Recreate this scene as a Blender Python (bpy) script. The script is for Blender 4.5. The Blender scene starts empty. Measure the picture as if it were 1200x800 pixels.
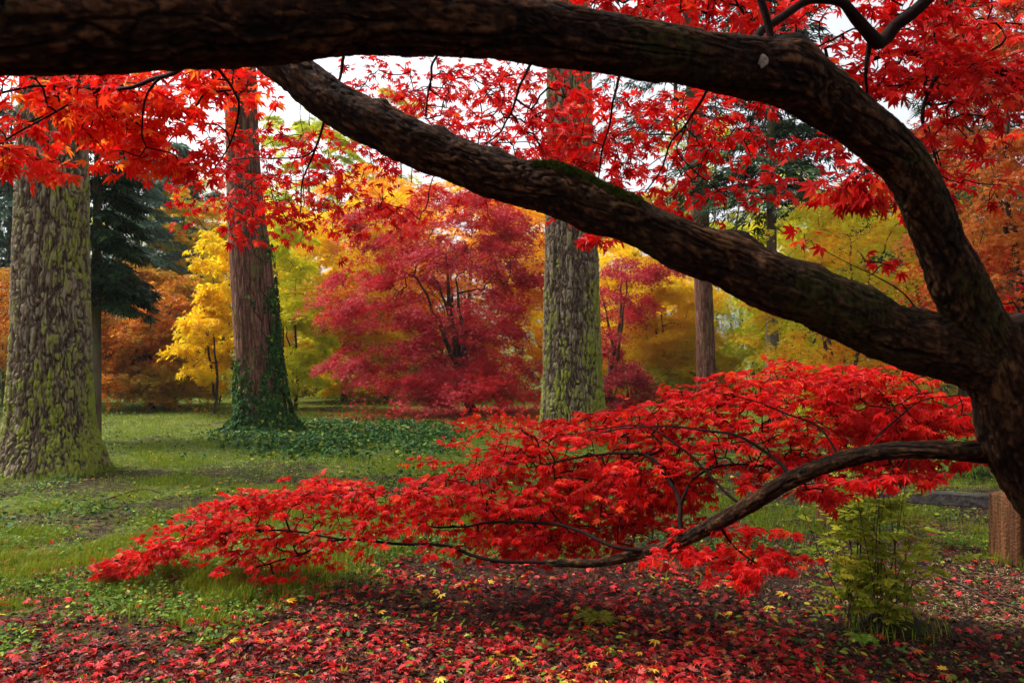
import bpy, math
import numpy as np

# ------------------------------------------------------------------ camera, world, light
SC = bpy.context.scene
RAD = math.radians
EYE = 1.4
F = 933.0                      # focal length in pixels of a 1200 px wide frame
PITCH = math.atan(20 / F)
cam_d = bpy.data.cameras.new('camera')
cam_d.lens = 28; cam_d.sensor_width = 36
cam_d.clip_start = 0.05; cam_d.clip_end = 2000
cam_d.dof.use_dof = True; cam_d.dof.focus_distance = 5.0; cam_d.dof.aperture_fstop = 7.0
cam = bpy.data.objects.new('camera', cam_d)
cam.location = (0, 0, EYE); cam.rotation_euler = (math.pi / 2 + PITCH, 0, 0)
SC.collection.objects.link(cam); SC.camera = cam

SUN_EL, SUN_AZ = RAD(54), RAD(-72)     # azimuth from +Y towards +X
W = bpy.data.worlds.new('World'); SC.world = W; W.use_nodes = True
wn = W.node_tree; wn.nodes.clear()
wo = wn.nodes.new('ShaderNodeOutputWorld'); wb = wn.nodes.new('ShaderNodeBackground')
sky = wn.nodes.new('ShaderNodeTexSky'); sky.sky_type = 'NISHITA'; sky.sun_disc = False
sky.sun_elevation = SUN_EL; sky.sun_rotation = SUN_AZ
sky.air_density = 1.0; sky.dust_density = 6.0; sky.ozone_density = 1.0
hs = wn.nodes.new('ShaderNodeHueSaturation'); hs.inputs['Saturation'].default_value = 0.22
wn.links.new(sky.outputs[0], hs.inputs['Color']); wn.links.new(hs.outputs[0], wb.inputs[0])
wb.inputs[1].default_value = 0.15
wn.links.new(wb.outputs[0], wo.inputs[0])
sun_d = bpy.data.lights.new('sun', 'SUN'); sun_d.energy = 2.5; sun_d.angle = RAD(14); sun_d.color = (1, .96, .9)
sun = bpy.data.objects.new('sun', sun_d); SC.collection.objects.link(sun)
sun.rotation_euler = (math.pi / 2 - SUN_EL, 0, math.pi - SUN_AZ)
SC.view_settings.view_transform = 'Standard'; SC.view_settings.look = 'None'
SC.view_settings.gamma = 1; SC.view_settings.exposure = 1.12
SC.render.engine = 'CYCLES'
SC.cycles.use_denoising = True
SC.cycles.max_bounces = 8; SC.cycles.diffuse_bounces = 4; SC.cycles.transmission_bounces = 6
SC.cycles.transparent_max_bounces = 4; SC.cycles.glossy_bounces = 2
SC.cycles.caustics_reflective = False; SC.cycles.caustics_refractive = False

# ------------------------------------------------------------------ maths helpers
R = np.random.default_rng(11)
ct, st_ = math.cos(PITCH), math.sin(PITCH)
FWD = np.array([0, ct, st_]); UPV = np.array([0, -st_, ct]); RIGHT = np.array([1., 0, 0])
def at(px, py, D):
    px, py, D = np.broadcast_arrays(np.asarray(px, float), np.asarray(py, float), np.asarray(D, float))
    return (np.array([0, 0, EYE]) + D[..., None] * (((px - 600) / F)[..., None] * RIGHT
            + ((400 - py) / F)[..., None] * UPV + FWD))
def mpp(D): return D / F
def nrm(v):
    return v / np.maximum(np.linalg.norm(v, axis=-1, keepdims=True), 1e-9)
def _hash(ix, iy, iz):
    h = (ix.astype(np.int64) * 374761393 + iy.astype(np.int64) * 668265263 + iz.astype(np.int64) * 1440670441) & 0xffffffff
    h = ((h ^ (h >> 13)) * 1274126177) & 0xffffffff
    h = ((h ^ (h >> 16)) * 2246822519) & 0xffffffff
    return ((h ^ (h >> 15)) & 0xffffff) / float(0xffffff)
def vn(x, y, z=0.0):
    x, y, z = np.broadcast_arrays(np.asarray(x, float), np.asarray(y, float), np.asarray(z, float))
    ix, iy, iz = np.floor(x), np.floor(y), np.floor(z)
    fx, fy, fz = x - ix, y - iy, z - iz
    fx = fx * fx * (3 - 2 * fx); fy = fy * fy * (3 - 2 * fy); fz = fz * fz * (3 - 2 * fz)
    out = 0
    for dx in (0, 1):
        wx = fx if dx else 1 - fx
        for dy in (0, 1):
            wy = fy if dy else 1 - fy
            for dz in (0, 1):
                wz = fz if dz else 1 - fz
                out = out + wx * wy * wz * _hash(ix + dx, iy + dy, iz + dz)
    return out
def fbm(x, y, z=0.0, o=3):
    s, a, t = 0, 1.0, 0
    for k in range(o):
        s = s + a * vn(x * 2 ** k + 17 * k, y * 2 ** k, z * 2 ** k); t += a; a *= .5
    return s / t
def sstep(a, b, x):
    t = np.clip((x - a) / (b - a), 0, 1); return t * t * (3 - 2 * t)

# ------------------------------------------------------------------ mesh and object helpers
def mk(name, V, Fs, mat, parent=None, smooth=False, attrs=None, origin=None):
    V = np.asarray(V, np.float32)
    if not isinstance(Fs, list): Fs = [Fs]
    if origin is not None: V = V - np.asarray(origin, np.float32)
    me = bpy.data.meshes.new(name)
    me.vertices.add(len(V)); me.vertices.foreach_set('co', V.ravel())
    Fs = [np.asarray(f, np.int32) for f in Fs if len(f)]
    loops = np.concatenate([f.ravel() for f in Fs])
    sizes = np.concatenate([np.full(len(f), f.shape[1], np.int32) for f in Fs])
    starts = np.concatenate([[0], np.cumsum(sizes)[:-1]]).astype(np.int32)
    me.loops.add(len(loops)); me.polygons.add(len(sizes))
    me.loops.foreach_set('vertex_index', loops)
    me.polygons.foreach_set('loop_start', starts)
    me.update(calc_edges=True)
    me.polygons.foreach_set('use_smooth', np.full(len(sizes), smooth))
    if attrs:
        for k, a in attrs.items():
            at_ = me.attributes.new(k, 'FLOAT', 'POINT'); at_.data.foreach_set('value', np.asarray(a, np.float32))
    me.materials.append(mat)
    o = bpy.data.objects.new(name, me); SC.collection.objects.link(o)
    if parent is not None: o.parent = parent
    if origin is not None: o.location = origin
    return o
def thing(name, label, cat, loc=(0, 0, 0), group=None):
    o = bpy.data.objects.new(name, None); SC.collection.objects.link(o)
    o.location = loc; o.empty_display_size = .3
    o['label'] = label; o['category'] = cat
    if group: o['group'] = group
    return o
def tag(o, label=None, cat=None, group=None, kind=None):
    if label: o['label'] = label
    if cat: o['category'] = cat
    if group: o['group'] = group
    if kind: o['kind'] = kind
    return o
def sub(parent, name, V, Fs, mat, **k):      # a part: world coordinates are shifted to the thing's base
    return mk(name, np.asarray(V) - np.array(parent.location), Fs, mat, parent=parent, **k)

# ------------------------------------------------------------------ materials
def nt(name):
    m = bpy.data.materials.new(name); m.use_nodes = True
    n = m.node_tree; n.nodes.clear()
    out = n.nodes.new('ShaderNodeOutputMaterial'); return m, n, out
def ramp(n, stops, interp='LINEAR'):
    r = n.nodes.new('ShaderNodeValToRGB'); cr = r.color_ramp; cr.interpolation = interp
    while len(cr.elements) < len(stops): cr.elements.new(.5)
    for i, (p, c) in enumerate(stops):
        cr.elements[i].position = p; cr.elements[i].color = (*c, 1)
    return r
def mixc(n, a, b, fac, mode='MIX'):
    m = n.nodes.new('ShaderNodeMix'); m.data_type = 'RGBA'; m.blend_type = mode
    def setin(i, v):
        if isinstance(v, (tuple, list)): m.inputs[i].default_value = (*v, 1)
        elif isinstance(v, (int, float)): m.inputs[i].default_value = v
        else: n.links.new(v, m.inputs[i])
    setin(0, fac); setin(6, a); setin(7, b); return m.outputs[2]
def leafmat(name, stops, trans=.5, rough=.55, second=None, scale=.8, spec=.12):
    m, n, out = nt(name)
    g = n.nodes.new('ShaderNodeNewGeometry')
    r = ramp(n, stops); n.links.new(g.outputs['Random Per Island'], r.inputs[0])
    col = r.outputs[0]
    if second:
        tc = n.nodes.new('ShaderNodeTexCoord')
        nz = n.nodes.new('ShaderNodeTexNoise'); nz.inputs['Scale'].default_value = scale; nz.inputs['Detail'].default_value = 2
        n.links.new(tc.outputs['Object'], nz.inputs['Vector'])
        rr = ramp(n, [(.42, (0, 0, 0)), (.62, (1, 1, 1))]); n.links.new(nz.outputs[0], rr.inputs[0])
        col = mixc(n, col, second, rr.outputs[0])
    p = n.nodes.new('ShaderNodeBsdfPrincipled'); p.inputs['Roughness'].default_value = rough
    p.inputs['Specular IOR Level'].default_value = spec
    t = n.nodes.new('ShaderNodeBsdfTranslucent'); mx = n.nodes.new('ShaderNodeMixShader'); mx.inputs[0].default_value = trans
    n.links.new(col, p.inputs['Base Color']); n.links.new(col, t.inputs[0])
    n.links.new(p.outputs[0], mx.inputs[1]); n.links.new(t.outputs[0], mx.inputs[2]); n.links.new(mx.outputs[0], out.inputs[0])
    return m
def woodmat(name, c1, c2, scale=(6, 6, 6), rough=.85, bump=.4, fine=60, c3=None):
    m, n, out = nt(name)
    tc = n.nodes.new('ShaderNodeTexCoord'); mp = n.nodes.new('ShaderNodeMapping'); mp.inputs['Scale'].default_value = scale
    n.links.new(tc.outputs['Object'], mp.inputs[0])
    nz = n.nodes.new('ShaderNodeTexNoise'); nz.inputs['Scale'].default_value = 1; nz.inputs['Detail'].default_value = 7; nz.inputs['Roughness'].default_value = .65
    n.links.new(mp.outputs[0], nz.inputs['Vector'])
    r = ramp(n, [(.32, c1), (.68, c2)]); n.links.new(nz.outputs[0], r.inputs[0])
    col = r.outputs[0]
    if c3:
        n3 = n.nodes.new('ShaderNodeTexNoise'); n3.inputs['Scale'].default_value = 2.2; n3.inputs['Detail'].default_value = 5
        n.links.new(tc.outputs['Object'], n3.inputs['Vector'])
        r3 = ramp(n, [(.52, (0, 0, 0)), (.66, (1, 1, 1))]); n.links.new(n3.outputs[0], r3.inputs[0]); col = mixc(n, col, c3, r3.outputs[0])
    n2 = n.nodes.new('ShaderNodeTexNoise'); n2.inputs['Scale'].default_value = fine; n2.inputs['Detail'].default_value = 4
    n.links.new(tc.outputs['Object'], n2.inputs['Vector'])
    bm = n.nodes.new('ShaderNodeBump'); bm.inputs['Strength'].default_value = bump; bm.inputs['Distance'].default_value = .02
    ad = n.nodes.new('ShaderNodeMath'); ad.operation = 'ADD'; n.links.new(nz.outputs[0], ad.inputs[0]); n.links.new(n2.outputs[0], ad.inputs[1])
    n.links.new(ad.outputs[0], bm.inputs['Height'])
    p = n.nodes.new('ShaderNodeBsdfPrincipled'); p.inputs['Roughness'].default_value = rough; p.inputs['Specular IOR Level'].default_value = .08
    n.links.new(col, p.inputs['Base Color']); n.links.new(bm.outputs[0], p.inputs['Normal']); n.links.new(p.outputs[0], out.inputs[0])
    return m
def barkmat(name, low, high, tip, moss1, moss2, rough=.9, bd=.012, sc=30, sp=.2):
    """reads the point attributes bark (0 furrow .. 1 plate), moss (0..1)"""
    m, n, out = nt(name)
    def attr(a):
        x = n.nodes.new('ShaderNodeAttribute'); x.attribute_name = a; return x.outputs['Fac']
    tc = n.nodes.new('ShaderNodeTexCoord')
    nz = n.nodes.new('ShaderNodeTexNoise'); nz.inputs['Scale'].default_value = sc; nz.inputs['Detail'].default_value = 6; nz.inputs['Roughness'].default_value = .7
    mp = n.nodes.new('ShaderNodeMapping'); mp.inputs['Scale'].default_value = (1, 1, .35)
    n.links.new(tc.outputs['Object'], mp.inputs[0]); n.links.new(mp.outputs[0], nz.inputs['Vector'])
    r = ramp(n, [(.1, low), (.6, high), (1, tip)]); n.links.new(attr('bark'), r.inputs[0])
    c = mixc(n, r.outputs[0], (.5, .5, .5), .0)
    rr = ramp(n, [(.3, (.55, .55, .55)), (.7, (1.35, 1.3, 1.25))]); n.links.new(nz.outputs[0], rr.inputs[0])
    c = mixc(n, c, rr.outputs[0], 1.0, 'MULTIPLY')
    mr = ramp(n, [(.3, moss1), (.7, moss2)]); n.links.new(nz.outputs[0], mr.inputs[0])
    mm = n.nodes.new('ShaderNodeMath'); mm.operation = 'MULTIPLY_ADD'; n.links.new(nz.outputs[0], mm.inputs[0]); mm.inputs[1].default_value = 1.2
    n.links.new(attr('moss'), mm.inputs[2])
    ms = ramp(n, [(.74, (0, 0, 0)), (1.0, (1, 1, 1))]); 
    sb = n.nodes.new('ShaderNodeMath'); sb.operation = 'MULTIPLY'; n.links.new(mm.outputs[0], sb.inputs[0]); sb.inputs[1].default_value = .8
    n.links.new(sb.outputs[0], ms.inputs[0])
    c = mixc(n, c, mr.outputs[0], ms.outputs[0])
    bm = n.nodes.new('ShaderNodeBump'); bm.inputs['Strength'].default_value = .7; bm.inputs['Distance'].default_value = bd
    n.links.new(nz.outputs[0], bm.inputs['Height'])
    p = n.nodes.new('ShaderNodeBsdfPrincipled'); p.inputs['Roughness'].default_value = rough; p.inputs['Specular IOR Level'].default_value = sp
    n.links.new(c, p.inputs['Base Color']); n.links.new(bm.outputs[0], p.inputs['Normal']); n.links.new(p.outputs[0], out.inputs[0])
    return m

M = {}
M['red'] = leafmat('scarlet_leaf', [(0, (.34, .003, .004)), (.35, (.54, .005, .005)), (.75, (.70, .010, .007)), (.93, (.74, .03, .010)), (1, (.78, .10, .015))], .48, .5, spec=.16)
M['red_high'] = leafmat('vermilion_leaf', [(0, (.58, .006, .006)), (.5, (.78, .022, .010)), (.85, (.84, .07, .012)), (1, (.9, .26, .02))], .64, .5, spec=.12)
M['crimson'] = leafmat('crimson_leaf', [(0, (.24, .005, .014)), (.4, (.42, .009, .022)), (.8, (.58, .022, .038)), (1, (.70, .14, .15))], .46, .5, (.58, .014, .014), .4, .2)
M['dark_red'] = leafmat('maroon_leaf', [(0, (.14, .006, .010)), (.6, (.28, .014, .016)), (1, (.38, .04, .04))], .35)
M['rust'] = leafmat('rusty_leaf', [(0, (.26, .010, .006)), (.45, (.46, .026, .010)), (.8, (.54, .08, .012)), (1, (.5, .2, .03))], .45, .5, (.46, .14, .02), 1.2)
M['yellow'] = leafmat('yellow_leaf', [(0, (.76, .44, .006)), (.5, (.86, .58, .008)), (1, (.88, .70, .016))], .66, .5, (.78, .60, .010), .5)
M['gold'] = leafmat('golden_leaf', [(0, (.78, .34, .006)), (.5, (.86, .50, .008)), (1, (.88, .62, .012))], .66, .5, (.84, .36, .010), .5)
M['lime'] = leafmat('yellow_green_leaf', [(0, (.38, .44, .010)), (.5, (.66, .64, .010)), (1, (.84, .70, .02))], .64, .5, (.40, .46, .014), .5)
M['amber'] = leafmat('amber_leaf', [(0, (.58, .20, .008)), (.4, (.76, .33, .012)), (.8, (.80, .50, .02)), (1, (.5, .50, .02))], .60, .5, (.44, .48, .02), .9)
M['orange'] = leafmat('orange_brown_leaf', [(0, (.26, .06, .008)), (.4, (.62, .18, .012)), (.8, (.80, .30, .018)), (1, (.78, .46, .03))], .55, .5, (.34, .22, .014), .6)
M['thicket'] = leafmat('thicket_leaf', [(0, (.02, .04, .01)), (.45, (.06, .11, .015)), (.7, (.22, .24, .02)), (1, (.55, .34, .02))], .4, .5, (.30, .13, .012), .22)
M['green'] = leafmat('green_leaf', [(0, (.03, .07, .012)), (.6, (.07, .14, .02)), (1, (.14, .22, .03))], .35)
M['olive'] = leafmat('olive_leaf', [(0, (.16, .21, .016)), (.6, (.30, .36, .022)), (.9, (.46, .42, .03)), (1, (.58, .44, .03))], .5)
M['ivy'] = leafmat('ivy_leaf', [(0, (.012, .040, .009)), (.6, (.028, .085, .016)), (.91, (.07, .16, .022)), (.96, (.14, .22, .03)), (1, (.4, .34, .03))], .2, .6, None, .8, .12)
M['pine'] = leafmat('dark_conifer_needles', [(0, (.010, .025, .010)), (.6, (.022, .055, .02)), (1, (.06, .10, .022))], .15, .55)
M['spruce'] = leafmat('blue_green_needles', [(0, (.06, .12, .085)), (.6, (.11, .20, .13)), (1, (.2, .3, .18))], .25, .6)
M['bright_green'] = leafmat('bright_green_leaf', [(0, (.06, .18, .02)), (.6, (.14, .32, .03)), (1, (.3, .42, .04))], .4)
M['grass'] = leafmat('grass_blade', [(0, (.05, .095, .006)), (.5, (.12, .20, .009)), (.85, (.24, .30, .014)), (1, (.36, .33, .04))], .35, .7, (.17, .20, .010), .45, .06)
M['straw'] = leafmat('dry_grass_blade', [(0, (.18, .14, .06)), (1, (.36, .30, .14))], .3, .6)
M['weed'] = leafmat('weed_leaf', [(0, (.04, .09, .010)), (.6, (.09, .17, .016)), (.95, (.2, .28, .02)), (1, (.5, .42, .04))], .3, .6)
M['litter_red'] = leafmat('fallen_maple_leaf', [(0, (.05, .003, .003)), (.32, (.20, .005, .005)), (.60, (.42, .008, .009)), (.86, (.62, .018, .016)), (.91, (.52, .11, .09)), (.95, (.5, .12, .012)), (1, (.16, .06, .02))], .15, .5, None, 1, .2)
M['litter_yellow'] = leafmat('fallen_yellow_leaf', [(0, (.42, .20, .02)), (.5, (.62, .38, .03)), (1, (.66, .50, .06))], .2, .45)
M['needles_dry'] = leafmat('dry_needle', [(0, (.10, .045, .02)), (.5, (.24, .12, .055)), (1, (.46, .30, .17))], .05, .7)
M['litter_brown'] = leafmat('rotting_litter', [(0, (.012, .005, .003)), (.5, (.045, .015, .008)), (.85, (.10, .036, .018)), (1, (.22, .13, .08))], .05, .7)
M['maple_bark'] = barkmat('maple_bark', (.005, .0025, .0013), (.027, .0125, .0055), (.100, .050, .021), (.010, .012, .003), (.034, .036, .007), .85, .010, 70, .08)
M['twig'] = woodmat('maple_twig_bark', (.004, .0016, .001), (.014, .006, .004), (12, 12, 12), .85, .2)
M['tree_bark'] = woodmat('tree_bark', (.03, .02, .014), (.08, .055, .04), (5, 5, 2), .9, .4)
M['slim_bark'] = woodmat('grey_brown_bark', (.07, .045, .03), (.17, .12, .08), (9, 9, 2.5), .9, .6, 40, (.11, .13, .05))
M['fir_bark'] = barkmat('mossy_fir_bark', (.035, .021, .015), (.17, .122, .08), (.30, .24, .18), (.09, .10, .015), (.32, .35, .04))
M['red_bark'] = barkmat('red_brown_bark', (.06, .026, .018), (.19, .080, .055), (.27, .14, .10), (.07, .085, .02), (.14, .17, .03))
M['post_wood'] = woodmat('post_wood', (.025, .011, .006), (.19, .078, .030), (30, 30, 1.4), .85, .9, 50, (.07, .045, .022))
M['rail_wood'] = woodmat('weathered_rail', (.012, .010, .009), (.07, .064, .058), (3, 30, 30), .9, .4, 60)
M['stump_wood'] = woodmat('mossy_stump', (.010, .006, .004), (.045, .026, .015), (9, 9, 9), .95, .9, 40, (.02, .03, .006))
M['lichen'] = woodmat('lichen', (.12, .11, .09), (.30, .28, .23), (60, 60, 60), .9, .3)
M['moss'] = woodmat('moss', (.025, .045, .004), (.09, .12, .010), (50, 50, 50), 1, 1.0, 200)

# ------------------------------------------------------------------ ground
def gz(x, y):
    x = np.asarray(x, float); y = np.asarray(y, float)
    near = .045 * (fbm(x * .9 + 5, y * .9) - .5) + .10 * (fbm(x * .23 + 3, y * .23 + 9) - .5) + (.032 * (vn(x * 5, y * 5) - .5) + .020 * (vn(x * 11, y * 11) - .5)) * sstep(30, 14, np.hypot(x, y))
    far = sstep(60, 200, np.hypot(x, y)) * 6 * fbm(x * .01, y * .01)
    return near + far + .02
def pxg(x, y): return 600 + F * x / np.maximum(y, .5)
def grassiness(x, y):
    """0 bare litter soil .. 1 full grass"""
    n1 = fbm(x * .8 + 20, y * .8 + 4, o=4); n2 = fbm(x * 3 + 1, y * 3 + 7)
    px = pxg(x, y)
    edge = 5.3 - sstep(-.7, -2.2, x) * 2.5 + sstep(.0, 1.2, x) * .0
    g = sstep(edge - .9, edge + 1.1, y)
    path = sstep(.55, .9, (x - 1.35) / np.maximum(y, 1) * 4.2 + .25) * sstep(22, 12, y)
    g = g * (1 - .85 * path * (.55 + .45 * sstep(.35, .6, fbm(x * 1.2, y * 2 + 4))))
    patch = sstep(.43, .60, .65 * n1 + .35 * n2 + .10 * sstep(9, 15, y))
    under_maple = 1 - .9 * sstep(1.0, .0, np.hypot((px - 540) / 170, (y - 20.5) / 4))  # grass gives way to red leaf litter beneath the crimson maple
    return np.clip(g * (.22 + .78 * patch) * under_maple, 0, 1)
def sinhgrid(lo, hi, n, c, k):
    a, b = math.asinh((lo - c) / k), math.asinh((hi - c) / k); return c + k * np.sinh(np.linspace(a, b, n))
gx = sinhgrid(-260, 260, 720, 0, 3.0); gy = sinhgrid(-60, 420, 820, 5, 3.2)
GX, GY = np.meshgrid(gx, gy); GZ = gz(GX, GY)
def gridfaces(nr, nc, wrap=False):
    i = np.arange(nr - 1)[:, None]; j = np.arange(nc if wrap else nc - 1)[None, :]; j2 = (j + 1) % nc
    return np.stack([i * nc + j, i * nc + j2, (i + 1) * nc + j2, (i + 1) * nc + j], -1).reshape(-1, 4)
def groundmat():
    m, n, out = nt('lawn_and_soil')
    a = n.nodes.new('ShaderNodeAttribute'); a.attribute_name = 'grass'
    r_ = n.nodes.new('ShaderNodeAttribute'); r_.attribute_name = 'redness'
    tc = n.nodes.new('ShaderNodeTexCoord')
    def noise(s, d=6):
        z = n.nodes.new('ShaderNodeTexNoise'); z.inputs['Scale'].default_value = s; z.inputs['Detail'].default_value = d; z.inputs['Roughness'].default_value = .7
        n.links.new(tc.outputs['Object'], z.inputs['Vector']); return z.outputs[0]
    n1, n2, n3 = noise(14), noise(70), noise(3)
    soil = ramp(n, [(.3, (.005, .003, .002)), (.5, (.026, .013, .007)), (.72, (.085, .048, .026))]); n.links.new(n2, soil.inputs[0])
    gr = ramp(n, [(.32, (.022, .026, .005)), (.5, (.065, .088, .006)), (.70, (.17, .19, .010))]); n.links.new(n1, gr.inputs[0])
    rd = ramp(n, [(.35, (.018, .004, .003)), (.6, (.11, .010, .010))]); n.links.new(n2, rd.inputs[0])
    so = mixc(n, soil.outputs[0], rd.outputs[0], r_.outputs['Fac'])
    ma = n.nodes.new('ShaderNodeMath'); ma.operation = 'MULTIPLY_ADD'; n.links.new(n1, ma.inputs[0]); ma.inputs[1].default_value = .9
    n.links.new(a.outputs['Fac'], ma.inputs[2])
    f = ramp(n, [(.62, (0, 0, 0)), (.9, (1, 1, 1))]); n.links.new(ma.outputs[0], f.inputs[0])
    c = mixc(n, so, gr.outputs[0], f.outputs[0])
    b = n.nodes.new('ShaderNodeBump'); b.inputs['Strength'].default_value = .8; b.inputs['Distance'].default_value = .03
    n.links.new(n2, b.inputs['Height'])
    p = n.nodes.new('ShaderNodeBsdfPrincipled'); p.inputs['Roughness'].default_value = .95; p.inputs['Specular IOR Level'].default_value = .15
    n.links.new(c, p.inputs['Base Color']); n.links.new(b.outputs[0], p.inputs['Normal']); n.links.new(p.outputs[0], out.inputs[0])
    return m
redness = np.clip(sstep(1.0, .4, np.hypot((pxg(GX, GY) - 560) / 150, (GY - 19.5) / 3.5)) + .35 * sstep(6.2, 4.6, GY) * sstep(1.9, .6, GX), 0, 1)
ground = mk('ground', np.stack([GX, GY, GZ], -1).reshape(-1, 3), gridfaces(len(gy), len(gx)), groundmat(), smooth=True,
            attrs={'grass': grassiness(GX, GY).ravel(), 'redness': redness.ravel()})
tag(ground, 'mossy patchy lawn and leaf strewn soil under the trees', kind='structure')

# ------------------------------------------------------------------ leaf templates
def palmate(lobes, lens, hw, notch, petiole=.35):
    """Japanese maple leaf: every lobe is two quads folded at the midrib"""
    V = [[0, 0, 0]]; Q = []
    n = len(lobes); angs = [math.radians(a) for a in lobes]
    def pol(a, r, z): return [r * math.cos(a), r * math.sin(a), z]
    nid = []
    for i in range(n + 1):
        if i == 0: a, r = angs[0] - RAD(22), notch * .6
        elif i == n: a, r = angs[-1] + RAD(22), notch * .6
        else: a, r = (angs[i - 1] + angs[i]) / 2, notch
        V.append(pol(a, r, .03)); nid.append(len(V) - 1)
    for i in range(n):
        L = lens[i]; a = angs[i]
        for s in (-1, 1):
            da = math.atan2(hw * L * s, L * .56)
            V.append(pol(a + da, math.hypot(hw * L, L * .56), .02 - .12 * (L * .56) ** 2))
        V.append(pol(a, L, -.22 * L * L))
        k = len(V); l, r_, t = k - 3, k - 2, k - 1
        Q += [[0, nid[i], l, t], [0, t, r_, nid[i + 1]]]
    if petiole:
        k = len(V); V += [[-petiole, -.012, .02], [-petiole, .012, .02], [0, .014, 0], [0, -.014, 0]]; Q.append([k, k + 1, k + 2, k + 3])
        V[k + 2][2] = V[k + 3][2] = 0
    V = np.array(V, float); V[:, 0] -= 0
    return V, np.array(Q)
T7 = palmate([-118, -78, -38, 0, 38, 78, 118], [.42, .72, .93, 1, .93, .72, .42], .15, .34)
T7b = palmate([-112, -72, -35, 0, 37, 74, 115], [.36, .7, .9, 1.05, .88, .74, .4], .125, .28)
T5 = palmate([-86, -42, 0, 42, 86], [.6, .9, 1, .9, .6], .17, .36)
T5f = palmate([-95, -46, 0, 46, 95], [.6, .9, 1, .9, .6], .16, .33, 0)
T3 = palmate([-62, 0, 62], [.85, 1, .85], .17, .3, 0)
def kite(ang, L, w): a = math.radians(ang); c, s = math.cos(a), math.sin(a); P = [[0, 0, 0], [.5 * L, -w, .02], [L, 0, -.12], [.5 * L, w, .02]]; return [[x * c - y * s, x * s + y * c, z] for x, y, z in P]
KITE3 = (np.array(kite(-65, .85, .17) + kite(0, 1, .19) + kite(65, .85, .17)), np.arange(12).reshape(3, 4))
KITE5 = (np.array(kite(-95, .6, .13) + kite(-48, .9, .14) + kite(0, 1, .15) + kite(48, .9, .14) + kite(95, .6, .13)), np.arange(20).reshape(5, 4))
KITE3w = (KITE3[0], np.array([[0, 1, 2, 3], [0, 5, 6, 7], [0, 9, 10, 11]]))
KITE5w = (KITE5[0], np.array([[0, 1, 2, 3], [0, 5, 6, 7], [0, 9, 10, 11], [0, 13, 14, 15], [0, 17, 18, 19]]))
OVAL = (np.array([[0, 0, 0], [.25, -.2, .03], [.65, -.2, .02], [1, 0, -.1], [.65, .2, .02], [.25, .2, .03], [.5, 0, 0]]), np.array([[0, 1, 2, 6], [2, 3, 4, 6], [4, 5, 0, 6]]))
HEART = (np.array([[0, 0, 0], [-.12, -.36, .02], [.35, -.44, .03], [1, 0, -.12], [.35, .44, .03], [-.12, .36, .02]]), np.array([[0, 1, 2, 3], [0, 3, 4, 5]]))
NEEDLE = (np.array([[0, -.035, 0], [.5, -.06, .03], [1, 0, -.1], [.5, .06, .03], [0, .035, 0]]), np.array([[0, 1, 3, 4], [1, 2, 2, 3]]))
NEEDLE = (np.array([[0, 0, 0], [.45, -.07, .02], [1, 0, -.1], [.45, .07, .02]]), np.array([[0, 1, 2, 3]]))
SPRIG = (np.array(kite(0, 1, .07) + kite(-38, .62, .07) + kite(38, .62, .07)), np.array([[0, 1, 2, 3], [0, 5, 6, 7], [0, 9, 10, 11]]))
BLADE = (np.array([[0, -.06, 0], [0, .06, 0], [.55, .045, .04], [.55, -.045, .04], [1, 0, -.06]]), None)

def leaves(P, d, nn, size, T, curl=None):
    TV, TQ = T
    P = np.asarray(P, float); d = nrm(d); nn = nn - (nn * d).sum(-1, keepdims=True) * d; nn = nrm(nn); s = np.cross(nn, d)
    size = np.broadcast_to(np.asarray(size, float), (len(P),))[:, None, None]
    if curl is None: curl = R.uniform(.3, 1.9, len(P))
    V = P[:, None] + size * (TV[None, :, 0:1] * d[:, None] + TV[None, :, 1:2] * s[:, None] + (TV[None, :, 2:3] * curl[:, None, None]) * nn[:, None])
    Q = TQ[None] + (np.arange(len(P)) * len(TV))[:, None, None]
    return V.reshape(-1, 3), Q.reshape(-1, TQ.shape[1])
def cat(parts):
    Vs, Qs, o = [], [], 0
    for V, Q in parts:
        Vs.append(V); Qs.append(Q + o); o += len(V)
    return np.concatenate(Vs), np.concatenate(Qs)
def multi(P, d, nn, size, Ts):
    k = R.integers(0, len(Ts), len(P)); out = []
    size = np.broadcast_to(size, (len(P),))
    for i, T in enumerate(Ts):
        m = k == i
        if m.any(): out.append(leaves(P[m], d[m], nn[m], size[m], T))
    return cat(out)
def rdir(n): return nrm(R.normal(size=(n, 3)))

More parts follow.
